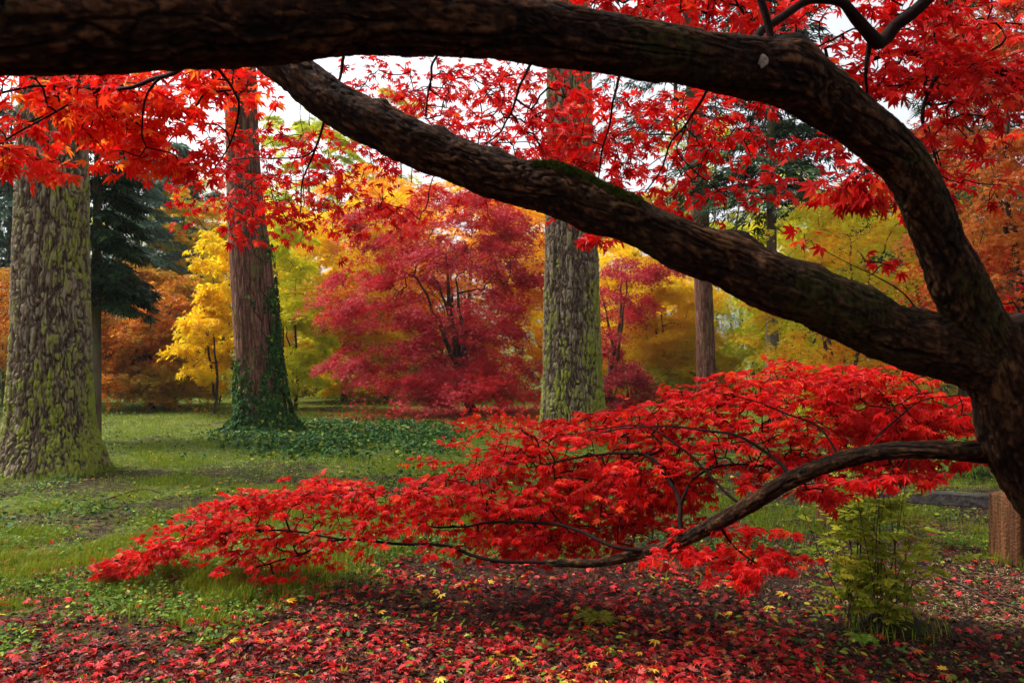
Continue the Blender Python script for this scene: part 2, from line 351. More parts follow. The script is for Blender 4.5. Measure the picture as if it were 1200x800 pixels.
# ------------------------------------------------------------------ branching
class Skel:
    def __init__(s, cap=60000):
        s.p = np.zeros((cap, 3)); s.par = np.full(cap, -1, int); s.r = np.zeros(cap); s.n = 0; s.tips = []; s.noattach = np.zeros(cap)
    def add(s, p, par, r=0.0):
        s.p[s.n] = p; s.par[s.n] = par; s.r[s.n] = r; s.n += 1; return s.n - 1
    def poly(s, pts, rads, par=-1, step=.04, wob=.006):
        pts = np.asarray(pts, float); rads = np.asarray(rads, float)
        P, Rr = spline(pts, rads, step)
        P = P + wob * (np.stack([vn(P[:, 0] * 9, P[:, 1] * 9, P[:, 2] * 9 + k * 31) for k in range(3)], -1) - .5) * 2
        ids = []
        if par is None:
            par = int(np.argmin(((s.p[:s.n] - P[0]) ** 2).sum(1))); P = P[1:]; Rr = Rr[1:]
        for q, r in zip(P, Rr): par = s.add(q, par, r); ids.append(par)
        return ids
    def grow(s, T, step=.05, arch=.12, jit=.12, maxlen=1e9):
        T = np.asarray(T, float); n0 = s.n
        d0 = np.array([((s.p[:n0] - t) ** 2).sum(1).min() for t in T]); order = np.argsort(d0)
        for i in order:
            t = T[i]; d2 = ((s.p[:s.n] - t) ** 2).sum(1) + s.noattach[:s.n]; k = int(np.argmin(d2)); d = math.sqrt(((s.p[k] - t) ** 2).sum())
            p0 = s.p[k]; m = max(1, int(math.ceil(d / step)))
            c = (p0 + t) / 2 + np.array([0, 0, arch * d]) + R.normal(size=3) * jit * d
            par = k
            for j in range(1, m + 1):
                u = j / m; q = (1 - u) ** 2 * p0 + 2 * u * (1 - u) * c + u * u * t
                if j < m: q = q + R.normal(size=3) * step * .10
                par = s.add(q, par)
            s.tips.append(par)
    def radii(s, rt=.0012, pw=.46):
        c = np.zeros(s.n); c[s.tips] += 1
        for i in range(s.n - 1, -1, -1):
            if c[i] == 0: c[i] = .5
            if s.par[i] >= 0: c[s.par[i]] += c[i] if c[i] >= 1 else 0
        r = rt * np.maximum(c, 1) ** pw
        spec = s.r[:s.n] > 0
        r = np.where(spec, s.r[:s.n], r)
        for i in range(s.n):
            if s.par[i] >= 0 and not spec[i]: r[i] = min(r[i], r[s.par[i]] * .92 if r[s.par[i]] > .004 else r[s.par[i]])
        s.rr = r; return r
    def mesh(s, k=5, minr=0):
        n = s.n; P = s.p[:n]; par = s.par[:n]; r = s.rr
        e = np.where(par >= 0)[0]; pe = par[e]
        D = np.zeros((n, 3)); D[e] = nrm(P[e] - P[pe]); 
        # roots take the direction of their first child
        for i in np.where(par < 0)[0]:
            ch = np.where(par == i)[0]; D[i] = D[ch[0]] if len(ch) else (0, 0, 1)
        # main child of every node shares its ring
        order = e[np.argsort(r[e])]; main = {}
        for i in order: main[par[i]] = i
        ismain = np.zeros(n, bool); ismain[list(main.values())] = True
        same = np.zeros(n, bool); same[e] = ismain[e] & ((D[e] * D[pe]).sum(1) > .4)
        ref = np.where(np.abs(D[:, 2:3]) > .93, np.array([[1., 0, 0]]), np.array([[0, 0, 1.]]))
        A = nrm(np.cross(D, ref)); B = np.cross(D, A)
        a = np.arange(k) * 2 * math.pi / k
        def rings(c, A, B, r): return c[:, None] + r[:, None, None] * (np.cos(a)[None, :, None] * A[:, None] + np.sin(a)[None, :, None] * B[:, None])
        V1 = rings(P, A, B, r).reshape(-1, 3)
        ns = e[~same[e]]; V2 = rings(P[par[ns]], A[ns], B[ns], np.minimum(r[ns] * 1.15, r[par[ns]])).reshape(-1, 3)
        base = np.zeros(n, int); base[e] = pe * k; base[ns] = n * k + np.arange(len(ns)) * k
        j = np.arange(k); j2 = (j + 1) % k
        b = base[e][:, None]; t = (e * k)[:, None]
        Q = np.stack([b + j, b + j2, t + j2, t + j], -1).reshape(-1, 4)
        return np.concatenate([V1, V2]), Q
def spline(pts, rads, step):
    n = len(pts)
    if n < 3:
        L = np.linalg.norm(pts[-1] - pts[0]); m = max(2, int(L / step) + 1); u = np.linspace(0, 1, m)
        return pts[0] + (pts[-1] - pts[0]) * u[:, None], rads[0] + (rads[-1] - rads[0]) * u
    E = np.concatenate([[2 * pts[0] - pts[1]], pts, [2 * pts[-1] - pts[-2]]]); out, ro = [], []
    for i in range(n - 1):
        p0, p1, p2, p3 = E[i:i + 4]; m = max(1, int(round(np.linalg.norm(p2 - p1) / step)))
        for j in range(m):
            t = j / m
            out.append(.5 * (2 * p1 + (p2 - p0) * t + (2 * p0 - 5 * p1 + 4 * p2 - p3) * t * t + (-p0 + 3 * p1 - 3 * p2 + p3) * t ** 3))
            tt = t * t * (3 - 2 * t); ro.append(rads[i] * (1 - tt) + rads[i + 1] * tt)
    out.append(pts[-1]); ro.append(rads[-1])
    return np.array(out), np.array(ro)
def limb(pts, rads, step=.012, k=64, rough=.10, cap=True, seed=0, knots=()):
    """big limb with long wrinkled bark; returns vertices, quads"""
    P, r = spline(np.asarray(pts, float), np.asarray(rads, float), step)
    T = nrm(np.gradient(P, axis=0)); S = np.concatenate([[0], np.cumsum(np.linalg.norm(np.diff(P, axis=0), axis=1))])
    A = np.zeros_like(T); v = np.cross(T[0], [0, 0, 1.]); 
    if np.linalg.norm(v) < .1: v = np.array([1., 0, 0])
    A[0] = nrm(v)
    for i in range(1, len(P)): A[i] = nrm(A[i - 1] - T[i] * (A[i - 1] @ T[i]))
    B = np.cross(T, A); a = np.arange(k) * 2 * math.pi / k
    ca, sa = np.cos(a)[None], np.sin(a)[None]; s = S[:, None]; rr = r[:, None]
    u, w = ca * rr, sa * rr
    wv = fbm(u * 14 + seed, w * 14, s * 9, 2) - .5
    ridge = sstep(.0, .30, np.abs(fbm(u * 55 + seed + 6 * wv, w * 55, s * 7 + 2 * wv, 3) - .5) * 2)
    lump = fbm(u * 7 + seed, w * 7, s * 6, 3) - .5; bump = np.clip(vn(u * 13 + seed, w * 13, s * 11) - .62, 0, 1)
    crack = sstep(.0, .10, np.abs(vn(u * 20 + seed, w * 20, s * 34 + 5 * wv) - .5)); fine = fbm(u * 120, w * 120, s * 75, 3) - .5; gash = sstep(.012, .05, np.abs(fbm(u * 26 + seed + 3 * wv, w * 26, s * 5 + 3 * wv, 3) - .5)); flake = sstep(.56, .62, fbm(u * 34 + seed, w * 34, s * 16, 3))
    H = np.clip(.14 + .26 * ridge + .22 * crack + 1.2 * fine + .55 * (fbm(u * 18 + seed, w * 18, s * 5, 3) - .5) + .6 * (fbm(u * 60 + seed, w * 60, s * 24, 3) - .5) + .14 * flake, 0, 1) * (.35 + .65 * gash)
    d = rr * (1 + rough * 2.3 * lump + rough * 1.3 * bump + rough * 1.15 * fine) + .0026 * (ridge - .6) * np.clip(rr / .05, .3, 1) + .0012 * (crack - 1) + .0045 * (gash - 1) + .0018 * flake
    for (sc, ang, amp, wd) in knots:
        dd = ((s - sc) / wd) ** 2 + (np.angle(np.exp(1j * (a[None] - ang))) / .7) ** 2; d = d + amp * np.exp(-dd * 2)
    if cap: d[-1] *= .02; d[0] *= .02
    V = P[:, None] + d[..., None] * (ca[..., None] * A[:, None] + sa[..., None] * B[:, None])
    LATTR['bark'] = H.ravel(); LATTR['moss'] = (.05 + .42 * sstep(.45, .75, fbm(u * 5 + 9 + seed, w * 5, s * 3))).ravel() + 0 * H.ravel()
    return V.reshape(-1, 3), gridfaces(len(P), k, True)
LATTR = {}

# ------------------------------------------------------------------ foreground Japanese maple
base_m = np.array([at(1420, 400, 2.75)[0], 2.65, 0]); base_m[2] = float(gz(base_m[0], base_m[1]))
maple = thing('japanese_maple', 'scarlet leaved maple whose big dark limbs arch across the foreground', 'maple tree', tuple(base_m))
def L(rows):        # px, py, depth, radius in px
    a = np.array(rows, float); return at(a[:, 0], a[:, 1], a[:, 2]), a[:, 3] * a[:, 2] / F
tp, tr = L([(1420, 960, 2.75, 86), (1385, 800, 2.7, 68), (1330, 680, 2.6, 58), (1260, 590, 2.5, 54), (1208, 515, 2.45, 52), (1184, 440, 2.4, 46), (1160, 380, 2.38, 36)])
tp[0] = base_m - np.array([0, 0, .1])
trunkV, trunkQ = limb(tp, tr, k=170, step=.007, seed=3, rough=.09)
trunk = sub(maple, 'trunk', trunkV, trunkQ, M['maple_bark'], smooth=True, attrs=LATTR)
up_rows = [(1175, 455, 2.42, 36), (1152, 400, 2.38, 36), (1124, 335, 2.32, 31), (1100, 280, 2.28, 27), (1078, 225, 2.22, 26), (1050, 182, 2.18, 28), (1008, 146, 2.1, 29), (962, 112, 2.05, 34), (925, 88, 2.0, 37), (880, 80, 1.96, 34),
           (820, 70, 1.9, 32), (760, 58, 1.85, 32), (700, 49, 1.8, 33), (640, 42, 1.74, 34), (590, 32, 1.7, 36), (520, 26, 1.64, 39), (420, 22, 1.58, 42), (300, 26, 1.5, 50), (200, 28, 1.44, 52), (90, 30, 1.38, 54), (-20, 30, 1.32, 56), (-200, 18, 1.25, 56), (-420, 0, 1.22, 50), (-620, -60, 1.25, 44), (-900, -160, 1.3, 38), (-1200, -330, 1.4, 30), (-1500, -560, 1.5, 20), (-1700, -800, 1.6, 9)]
def knots(rows, P_, spec):
    Pp, _ = spline(P_, np.ones(len(P_)), .02); S = np.concatenate([[0], np.cumsum(np.linalg.norm(np.diff(Pp, axis=0), axis=1))]); v = Pp - np.array([0, 0, EYE])
    q = np.stack([600 + F * (v @ RIGHT) / (v @ FWD), 400 - F * (v @ UPV) / (v @ FWD)], 1)
    return [(float(S[np.argmin(((q - np.array([x, y])) ** 2).sum(1))]), a_, am, wd) for (x, y, a_, am, wd) in spec]
UP_ = -math.pi / 2
up_p, up_r = L(up_rows)
V, Q = limb(up_p, up_r, k=170, step=.005, seed=11, rough=.075, knots=knots(up_rows, up_p, [(925, 85, UP_ - .2, .022, .05), (960, 110, UP_, .012, .05), (880, 80, UP_ + .5, .010, .04), (1060, 185, UP_, .018, .06), (1085, 250, UP_ + .3, .010, .05), (640, 42, UP_, .010, .08), (1120, 330, UP_ + 3, .012, .06), (760, 58, UP_ + 2.8, .008, .07)]))
UPV_ = V.copy(); upl = sub(maple, 'limb', V, Q, M['maple_bark'], smooth=True, attrs=LATTR); upl['label'] = 'thick dark limb arching over the top of the photo'
lo_rows = [(1178, 440, 2.42, 36), (1140, 418, 2.4, 38), (1090, 402, 2.38, 37), (1050, 393, 2.36, 34), (1000, 370, 2.34, 35), (950, 348, 2.32, 34), (900, 328, 2.32, 34), (850, 305, 2.32, 31), (800, 288, 2.3, 30), (750, 263, 2.3, 27), (700, 244, 2.32, 29),
           (650, 222, 2.34, 30), (600, 212, 2.36, 26), (550, 194, 2.38, 27), (500, 175, 2.4, 27), (450, 152, 2.42, 27), (400, 126, 2.45, 26), (360, 98, 2.48, 24), (315, 62, 2.52, 23), (270, 20, 2.56, 22), (225, -30, 2.6, 20), (150, -110, 2.7, 17), (60, -220, 2.85, 13), (-60, -330, 3.0, 8)]
lo_p, lo_r = L(lo_rows)
V, Q = limb(lo_p, lo_r, k=170, step=.006, seed=23, rough=.085, knots=knots(lo_rows, lo_p, [(438, 140, UP_, .014, .03), (510, 178, UP_ - .2, .014, .05), (575, 200, UP_, .010, .04), (855, 308, UP_, .022, .06), (940, 345, UP_, .010, .05), (1005, 372, UP_ + .2, .018, .05), (1070, 400, UP_ + .4, .018, .05), (1108, 412, UP_ + .2, .022, .05), (690, 240, UP_ + 3, .008, .08), (780, 275, UP_ + 1.5, .010, .04)]))
lol = sub(maple, 'limb', V, Q, M['maple_bark'], smooth=True, attrs=LATTR); lol['label'] = 'mossy limb slanting up to the left'
p_, r_ = L([(1180, 450, 2.42, 36), (1225, 415, 2.5, 32), (1290, 370, 2.6, 28), (1380, 290, 2.8, 24), (1460, 150, 3.0, 20)])
V, Q = limb(p_, r_, k=110, step=.01, seed=41, rough=.09); rl = sub(maple, 'limb', V, Q, M['maple_bark'], smooth=True, attrs=LATTR)
p_, r_ = L([(1235, 548, 2.5, 26), (1200, 535, 2.5, 19), (1160, 530, 2.5, 13), (1100, 527, 2.5, 10.8), (1040, 528, 2.6, 10), (980, 541, 2.75, 9.8), (930, 560, 2.9, 9.8), (880, 590, 3.05, 9.4), (840, 612, 3.2, 9), (800, 632, 3.3, 8), (750, 648, 3.45, 6.5), (700, 659, 3.6, 5.2), (640, 659, 3.75, 4.2)])
V, Q = limb(p_, r_, k=60, step=.008, seed=51, rough=.07); rl = sub(maple, 'limb', V, Q, M['maple_bark'], smooth=True, attrs=LATTR); rl['label'] = 'slender low limb curving down to the left'
# lichen disc and moss cushion sitting on the limbs
def blob(cen, ax1, ax2, up, r1, r2, h, n=26, seed=0):
    g = np.linspace(0, 1, n // 2); a = np.arange(n) * 2 * math.pi / n
    G, Aa = np.meshgrid(g, a, indexing='ij')
    e = 1 + .35 * (vn(np.cos(Aa) * 2 + seed, np.sin(Aa) * 2, 0) - .5)
    hh = h * np.sqrt(np.clip(1 - G ** 2, 0, 1)) * (1 + .9 * (vn(G * 9 * np.cos(Aa) + seed, G * 9 * np.sin(Aa)) - .5))
    V = cen + (G * e * np.cos(Aa))[..., None] * r1 * ax1 + (G * e * np.sin(Aa))[..., None] * r2 * ax2 + hh[..., None] * up
    return V.reshape(-1, 3), gridfaces(n // 2, n, True)
v_ = UPV_ - np.array([0, 0, EYE]); dd_ = v_ @ FWD; q_ = np.stack([600 + F * (v_ @ RIGHT) / dd_, 400 - F * (v_ @ UPV) / dd_], 1)
near_ = np.where(((q_ - np.array([895, 72])) ** 2).sum(1) < 16)[0]; c = UPV_[near_[np.argmin(dd_[near_])]]; out = nrm(np.array([0, 0, EYE]) - c)
V, Q = blob(c - out * .001, nrm(np.cross(out, [0, 0, 1.])), np.array([0, 0, 1.]), out, .013, .016, .003, n=40, seed=4)
o = sub(upl, 'lichen', V, Q, M['lichen'], smooth=True)
o.data.transform(__import__('mathutils').Matrix.Translation(-maple.location)); 
# loose moss fronds over the saddle of the lower limb
def on_limb(P, rad, s0, s1, n, a0, a1):
    k = R.uniform(s0, s1, n); i = np.clip(k.astype(int), 0, len(P) - 2); f = (k - i)[:, None]
    c = P[i] * (1 - f) + P[i + 1] * f; r = rad[i] * (1 - f[:, 0]) + rad[i + 1] * f[:, 0]
    T = nrm(P[i + 1] - P[i]); side = nrm(np.cross(T, [0, 0, 1.])); upx = np.cross(side, T)
    a = R.uniform(a0, a1, n)[:, None]; nn = upx * np.cos(a) + side * np.sin(a)
    return c + nn * r[:, None] * 1.0, nn, T
LP, LR = spline(lo_p, lo_r, .02)
xs = 600 + F * LP[:, 0] / (LP[:, 1])
i0, i1 = np.argmin(abs(xs - 745)), np.argmin(abs(xs - 622))
P, nn, T = on_limb(LP, LR, i0, i1, 15000, -1.0, .95)
side_w = fbm(P[:, 0] * 16, P[:, 1] * 16, P[:, 2] * 16); keep = side_w > .38
P, nn = P[keep], nn[keep]
V, Q = leaves(P - nn * .002, nrm(nn + .8 * rdir(len(P))), rdir(len(P)), R.uniform(.006, .015, len(P)), NEEDLE)
V2 = V - np.array(maple.location); mk('moss', V2, Q, M['moss'], parent=lol)

def inpoly(x, y, poly):
    c = np.zeros(len(x), bool); n = len(poly)
    for i in range(n):
        x1, y1 = poly[i]; x2, y2 = poly[(i + 1) % n]
        c ^= ((y1 > y) != (y2 > y)) & (x < (x2 - x1) * (y - y1) / (y2 - y1 + 1e-9) + x1)
    return c
def sample_poly(poly, n, wfun=None):
    poly = np.array(poly, float); lo, hi = poly.min(0), poly.max(0); out = np.zeros((0, 2))
    while len(out) < n:
        q = R.uniform(lo, hi, (n * 2, 2)); q = q[inpoly(q[:, 0], q[:, 1], poly)]
        if wfun is not None: q = q[R.random(len(q)) < wfun(q[:, 0], q[:, 1])]
        out = np.concatenate([out, q])
    return out[:n]
def spray(name, guides, regions, parent, mat, leaf=(.038, .05), per=4, rt=.0011, tilt=.35, away=(0, 0, 0), label=None, step=.05, Ts=(T7, T7b, T5), spread=.045, towards=.25, gs=1.0, bias=0.0):
    """guides: list of rows (px,py,D,rpx); regions: (polygon, count, depth function, padsize)"""
    sk = Skel()
    for i, g in enumerate(guides):
        g, attach = g if isinstance(g, tuple) and isinstance(g[1], bool) else (g, i > 0)
        p, r = L(g); r = r * gs; sk.poly(p, r, par=None if (attach and sk.n) else -1)
    tg = []
    for poly, n, dfun, pad in regions:
        npad = max(1, n // 9); q = sample_poly(poly, npad); D = dfun(q[:, 0], q[:, 1]) + R.uniform(-1, 1, npad) * .22
        cc = at(q[:, 0], q[:, 1], D); m = 9
        ang = R.uniform(0, 2 * math.pi, (npad, m)); rad = pad * np.sqrt(R.random((npad, m)))
        off = np.stack([rad * np.cos(ang), rad * np.sin(ang), -rad ** 2 / pad * (.35 if bias == 0 else .12) + (bias != 0) * (rad * np.cos(ang) * .20 + rad * np.sin(ang) * .10) + R.normal(0, .012, (npad, m))], -1)
        tg.append((cc[:, None] + off).reshape(-1, 3))
    tg = np.concatenate(tg); sk.grow(tg, step=step)
    sk.radii(rt)
    V, Q = sk.mesh(6); b = sub(parent, 'branch', V, Q, M['twig'], smooth=True)
    if label: b['label'] = label
    tips = np.array(sk.tips); tp_ = sk.p[tips]; td = nrm(tp_ - sk.p[sk.par[tips]])
    P = np.repeat(tp_, per, 0); d0 = np.repeat(td, per, 0); n = len(P)
    az = np.tile(np.linspace(0, 2 * math.pi, per, endpoint=False), len(tips)) + R.uniform(0, 6, n)
    hor = np.stack([np.cos(az), np.sin(az), np.zeros(n)], -1)
    d = nrm(d0 * .7 + hor * .9 + np.array([bias, 0, -.22 + .22 * bias]) + .25 * rdir(n)); sz = R.uniform(*leaf, n) * R.choice([1, 1, 1, .72], n)
    nn = nrm(np.array([0, 0, 1.]) + tilt * rdir(n) + towards * np.array([0, -1., .0]))
    P = P + d * (sz * .4)[:, None] + R.normal(0, spread * .5, (n, 3)) * np.array([1, 1, .55 if bias == 0 else .3])
    V, Q = multi(P, d, nn, sz, Ts)
    f = mk('foliage', V - np.array(parent.location), Q, mat, parent=b)
    return b
# low spray
low_guides = [
    [(1215, 538, 2.5, 8), (1160, 530, 2.5, 8), (1100, 527, 2.5, 7), (1040, 528, 2.6, 6), (980, 541, 2.75, 6), (930, 560, 2.9, 6), (880, 590, 3.05, 6), (840, 612, 3.2, 6), (800, 632, 3.3, 5.5), (750, 648, 3.45, 5), (700, 659, 3.6, 4.5), (640, 659, 3.75, 4), (575, 658, 3.9, 2.6)],
    [(800, 632, 3.3, 7), (796, 612, 3.35, 6), (797, 592, 3.4, 5.5), (788, 570, 3.5, 5), (768, 540, 3.6, 4.5), (735, 530, 3.75, 3.6), (680, 536, 3.9, 2.6), (620, 548, 4.1, 1.8)],
    [(797, 592, 3.4, 4), (812, 560, 3.4, 3.2), (850, 545, 3.5, 2.6), (905, 545, 3.6, 2)],
    [(760, 645, 3.4, 5), (720, 640, 3.5, 4.5), (680, 622, 3.7, 4), (640, 612, 3.85, 3.6), (580, 612, 4.0, 3.2), (520, 618, 4.2, 2.4), (470, 610, 4.35, 1.8)],
    [(640, 659, 3.75, 4.5), (575, 656, 3.9, 4), (520, 640, 4.1, 3.6), (460, 636, 4.25, 3.4), (400, 632, 4.4, 3), (350, 650, 4.55, 2.4), (300, 664, 4.7, 1.6)],
    [(400, 632, 4.4, 2.4), (340, 622, 4.55, 2.2), (280, 622, 4.7, 2), (220, 634, 4.8, 1.8), (160, 650, 4.9, 1.5), (90, 676, 4.95, 1)],
    [(580, 612, 4.0, 2.4), (560, 590, 4.2, 2.2), (500, 575, 4.35, 1.8), (420, 580, 4.5, 1.3)],
    [(930, 560, 2.9, 6), (905, 535, 3.0, 4), (860, 510, 3.1, 3.2), (800, 500, 3.3, 2.6), (740, 500, 3.5, 2.0), (690, 510, 3.7, 1.4)],
    [(985, 540, 2.75, 4), (975, 520, 2.8, 3.2), (960, 500, 2.9, 2.6), (925, 486, 3.0, 2.0), (880, 470, 3.1, 1.6), (840, 460, 3.2, 1.2)],
    [(1010, 532, 2.7, 2.6), (1040, 500, 3.0, 2.0), (1080, 470, 3.05, 1.6), (1120, 462, 3.0, 1.2)],
    [(880, 590, 3.05, 4), (860, 585, 3.2, 3.5), (820, 545, 3.4, 3), (760, 500, 3.6, 2.2), (690, 505, 3.8, 1.6)],
    [(840, 612, 3.2, 4), (860, 640, 3.2, 2.6), (890, 660, 3.2, 1.8), (930, 672, 3.2, 1.2)],
]
def dlow(x, y):
    d = np.interp(x, [90, 300, 600, 800, 950, 1150], [4.9, 4.65, 4.0, 3.45, 3.0, 2.7])
    ybr = np.interp(x, [560, 640, 700, 750, 800, 840, 880, 930, 980, 1040, 1160], [658, 659, 659, 648, 632, 612, 590, 560, 541, 528, 530])
    behind = .38 * np.exp(-((y - ybr + 12) / 42) ** 2) * (x > 560)
    return d + .12 + behind + np.interp(y, [430, 560, 680], [.55, .15, -.05]) * np.interp(x, [200, 500], [.3, 1])
REG_A = [(105, 668), (180, 628), (250, 590), (330, 568), (400, 568), (470, 570), (530, 548), (610, 535), (700, 540), (760, 560), (800, 620), (740, 640), (640, 650), (560, 645), (480, 632), (430, 640), (330, 668), (290, 650), (220, 640), (130, 664)]
REG_B = [(490, 538), (525, 508), (610, 496), (700, 484), (780, 454), (870, 432), (950, 422), (1040, 430), (1110, 468), (1148, 500), (1145, 535), (1080, 545), (1000, 545), (930, 535), (870, 550), (800, 565), (740, 570), (640, 545)]
REG_C = [(800, 595), (860, 610), (930, 640), (945, 678), (880, 680), (820, 660), (780, 640)]
REG_D = [(930, 560), (1060, 548), (1075, 575), (960, 602)]
REG_F = [(88, 678), (165, 636), (250, 592), (330, 562), (440, 568), (460, 590), (300, 610), (200, 650), (110, 680)]
REG_TIP = [(88, 682), (130, 655), (190, 628), (215, 645), (150, 670)]
REG_LOW = [(280, 672), (330, 668), (320, 692), (285, 698)]
REG_E = [(640, 540), (740, 545), (815, 560), (800, 600), (700, 640), (560, 640)]
b = spray('low', low_guides, [(REG_A, 960, dlow, .23), (REG_B, 1300, dlow, .23), (REG_C, 85, lambda x, y: 3.25 + 0 * x, .12), (REG_D, 32, lambda x, y: 2.75 + 0 * x, .10), (REG_E, 330, dlow, .16), (REG_F, 210, dlow, .14), (REG_TIP, 90, dlow, .09), (REG_LOW, 60, dlow, .07)],
          maple, M['red'], leaf=(.030, .046), per=5, tilt=.24, towards=.26, gs=.5, bias=-.7, Ts=(T7b, T7b, T7), label='low drooping branch spreading scarlet leaves over the ground')
# overhead sprays hanging behind the big limbs
g_left = [
    [(302, 26, 1.5, 12), (300, 20, 1.9, 9), (240, 60, 2.2, 6), (190, 92, 2.45, 4.5), (120, 105, 2.6, 3.5), (50, 100, 2.7, 2.6), (-40, 120, 2.8, 2)],
    [(190, 92, 2.45, 3), (170, 120, 2.5, 2.2), (165, 160, 2.55, 1.6)],
    [(120, 105, 2.6, 2.4), (30, 150, 2.5, 1.8), (-20, 180, 2.5, 1.4)],
    [(240, 60, 2.2, 4), (280, 120, 2.8, 2.4), (270, 170, 3.0, 1.8), (250, 200, 3.1, 1.2)],
]
REG_L = [(-60, 60), (300, 60), (300, 95), (268, 130), (260, 190), (225, 205), (180, 195), (130, 178), (90, 150), (60, 165), (25, 190), (-60, 190)]
spray('left', g_left, [(REG_L, 440, lambda x, y: np.interp(x, [0, 300], [2.55, 3.1]), .14)], maple, M['red_high'], leaf=(.036, .05), per=4, tilt=.75, towards=.75, gs=.6, label='branch of bright red leaves hanging at the upper left')
g_mid = [
    [(430, 22, 1.6, 8), (430, 24, 2.3, 5), (404, 66, 2.6, 3.6), (398, 92, 2.8, 3), (378, 145, 3.1, 2.8), (365, 185, 3.2, 2.4), (355, 215, 3.3, 1.8), (352, 250, 3.4, 1.2)],
    [(378, 145, 3.1, 2.2), (360, 182, 3.2, 1.8), (300, 185, 3.4, 1.4), (262, 190, 3.5, 1)],
    [(560, 30, 1.68, 8), (560, 20, 2.3, 5), (512, 66, 2.9, 3), (504, 100, 3.2, 2.2), (500, 140, 3.4, 1.6)],
    [(640, 42, 1.75, 8), (640, 40, 2.2, 5), (610, 100, 2.9, 3), (590, 150, 3.3, 2), (560, 175, 3.6, 1.4)],
    [(734, 54, 1.84, 7), (734, 58, 2.2, 4), (725, 90, 2.4, 3.2), (718, 130, 2.6, 2.4), (706, 180, 2.8, 1.8), (700, 220, 2.9, 1.2)],
    [(840, 72, 1.93, 7), (840, 80, 2.1, 5), (826, 108, 2.4, 3.6), (805, 145, 2.6, 2.8), (786, 165, 2.7, 2.4), (778, 195, 2.8, 2), (755, 225, 2.9, 1.4)],
    [(805, 145, 2.6, 2), (795, 180, 2.8, 1.6), (830, 215, 3.0, 1.2), (870, 240, 3.0, 1)],
]
g_mid = [(g, False) for g in g_mid[:1]] + [(g_mid[1], True)] + [(g, False) for g in g_mid[2:6]] + [(g_mid[6], True)]
dm = lambda x, y: np.interp(x, [300, 500, 700, 880], [3.5, 3.9, 3.0, 2.9])
spray('mid', g_mid, [([(330, 150), (380, 150), (430, 200), (440, 240), (400, 265), (330, 260), (270, 250), (262, 180)], 330, lambda x, y: dm(x, y) + 1.0, .4),
                     ([(330, 90), (380, 68), (620, 66), (640, 140), (640, 235), (540, 200), (450, 165), (380, 110)], 330, lambda x, y: dm(x, y) + .9, .45),
                     ([(500, 70), (640, 70), (650, 200), (560, 190)], 130, dm, .25),
                     ([(640, 75), (700, 82), (720, 110), (700, 230), (650, 210)], 85, dm, .16),
                     ([(690, 90), (870, 105), (880, 240), (850, 262), (780, 225), (700, 200)], 190, lambda x, y: dm(x, y) + .3, .2),
                     ([(640, 255), (690, 262), (720, 285), (660, 285)], 9, lambda x, y: 2.9 + 0 * x, .05)],
      maple, M['red'], leaf=(.030, .046), per=4, tilt=.9, towards=.8, rt=.0009, gs=.55, label='hanging twigs of red leaves against the white sky')
g_right = [
    [(892, 62, 2.1, 8), (885, 45, 2.15, 5.5), (915, 22, 2.2, 5), (950, 0, 2.25, 5), (985, 2, 2.3, 6), (1008, 28, 2.4, 8), (1030, 50, 2.5, 9), (1050, 30, 2.5, 8), (1080, 5, 2.5, 8), (1110, -40, 2.5, 9)],
    [(903, 50, 2.0, 4), (897, 20, 2.0, 4.5), (885, -20, 2.0, 5)],
    [(1022, 44, 2.45, 3.5), (1016, 62, 2.5, 3.2), (1013, 88, 2.5, 2.2), (1018, 120, 2.6, 1.4)],
    [(1392, 272, 2.82, 17), (1290, 170, 3.2, 12), (1220, 112, 3.2, 9), (1170, 85, 3.2, 8), (1110, 72, 3.2, 6.5), (1050, 60, 3.2, 4), (990, 90, 3.2, 2.5), (960, 130, 3.2, 1.6)],
    [(1110, 72, 3.2, 3), (1080, 130, 3.0, 2.2), (1100, 190, 2.9, 1.4)],
]
g_right = [(g_right[0], False), (g_right[1], False), (g_right[2], True), (g_right[3], False), (g_right[4], True)]
dr = lambda x, y: np.interp(x, [650, 900, 1200], [2.7, 2.9, 3.1])
spray('right', g_right, [([(640, -40), (900, -40), (900, 40), (800, 22), (700, 8), (640, -6)], 120, dr, .14),
                         ([(900, -40), (1120, -40), (1180, 60), (1190, 200), (1120, 240), (1060, 130), (1000, 90), (940, 45), (900, 30)], 310, dr, .17),
                         ([(940, 165), (985, 150), (1050, 200), (1040, 225), (985, 232), (945, 215)], 55, lambda x, y: 2.6 + 0 * x, .1),
                         ([(1060, -30), (1230, -30), (1230, 150), (1100, 90)], 90, lambda x, y: 3.6 + 0 * x, .2)],
      maple, M['red'], leaf=(.038, .054), per=4, tilt=.8, towards=.8, label='branch of red leaves above the limb at the upper right')
spray('few', [([(1085, 380, 2.5, 3), (1060, 345, 2.6, 1.6), (1020, 322, 2.7, 1.2), (985, 305, 2.75, 1), (955, 292, 2.8, .8)], False)],
      [([(940, 280), (965, 280), (965, 296), (940, 296)], 1, lambda x, y: 2.8 + 0 * x, .01), ([(985, 298), (1050, 305), (1045, 330), (990, 318)], 9, lambda x, y: 2.75 + 0 * x, .05)], maple, M['red'], leaf=(.034, .048), per=1, tilt=.9, towards=.9, rt=.001, gs=.6, Ts=(T7, T5), label='thin twig with a few single red leaves by the fork')
spray('edge', [([(1210, 400, 2.6, 4), (1190, 385, 2.7, 2), (1195, 372, 2.8, 1.4), (1240, 340, 2.9, 1.2)], False)], [([(1160, 350), (1240, 340), (1240, 395), (1170, 392)], 45, lambda x, y: 2.9 + 0 * x, .10)],
      maple, M['red'], leaf=(.034, .048), per=2, tilt=.9, towards=.9, rt=.001, gs=.6, Ts=(T7, T5), label='short leafy twig right of the fork')
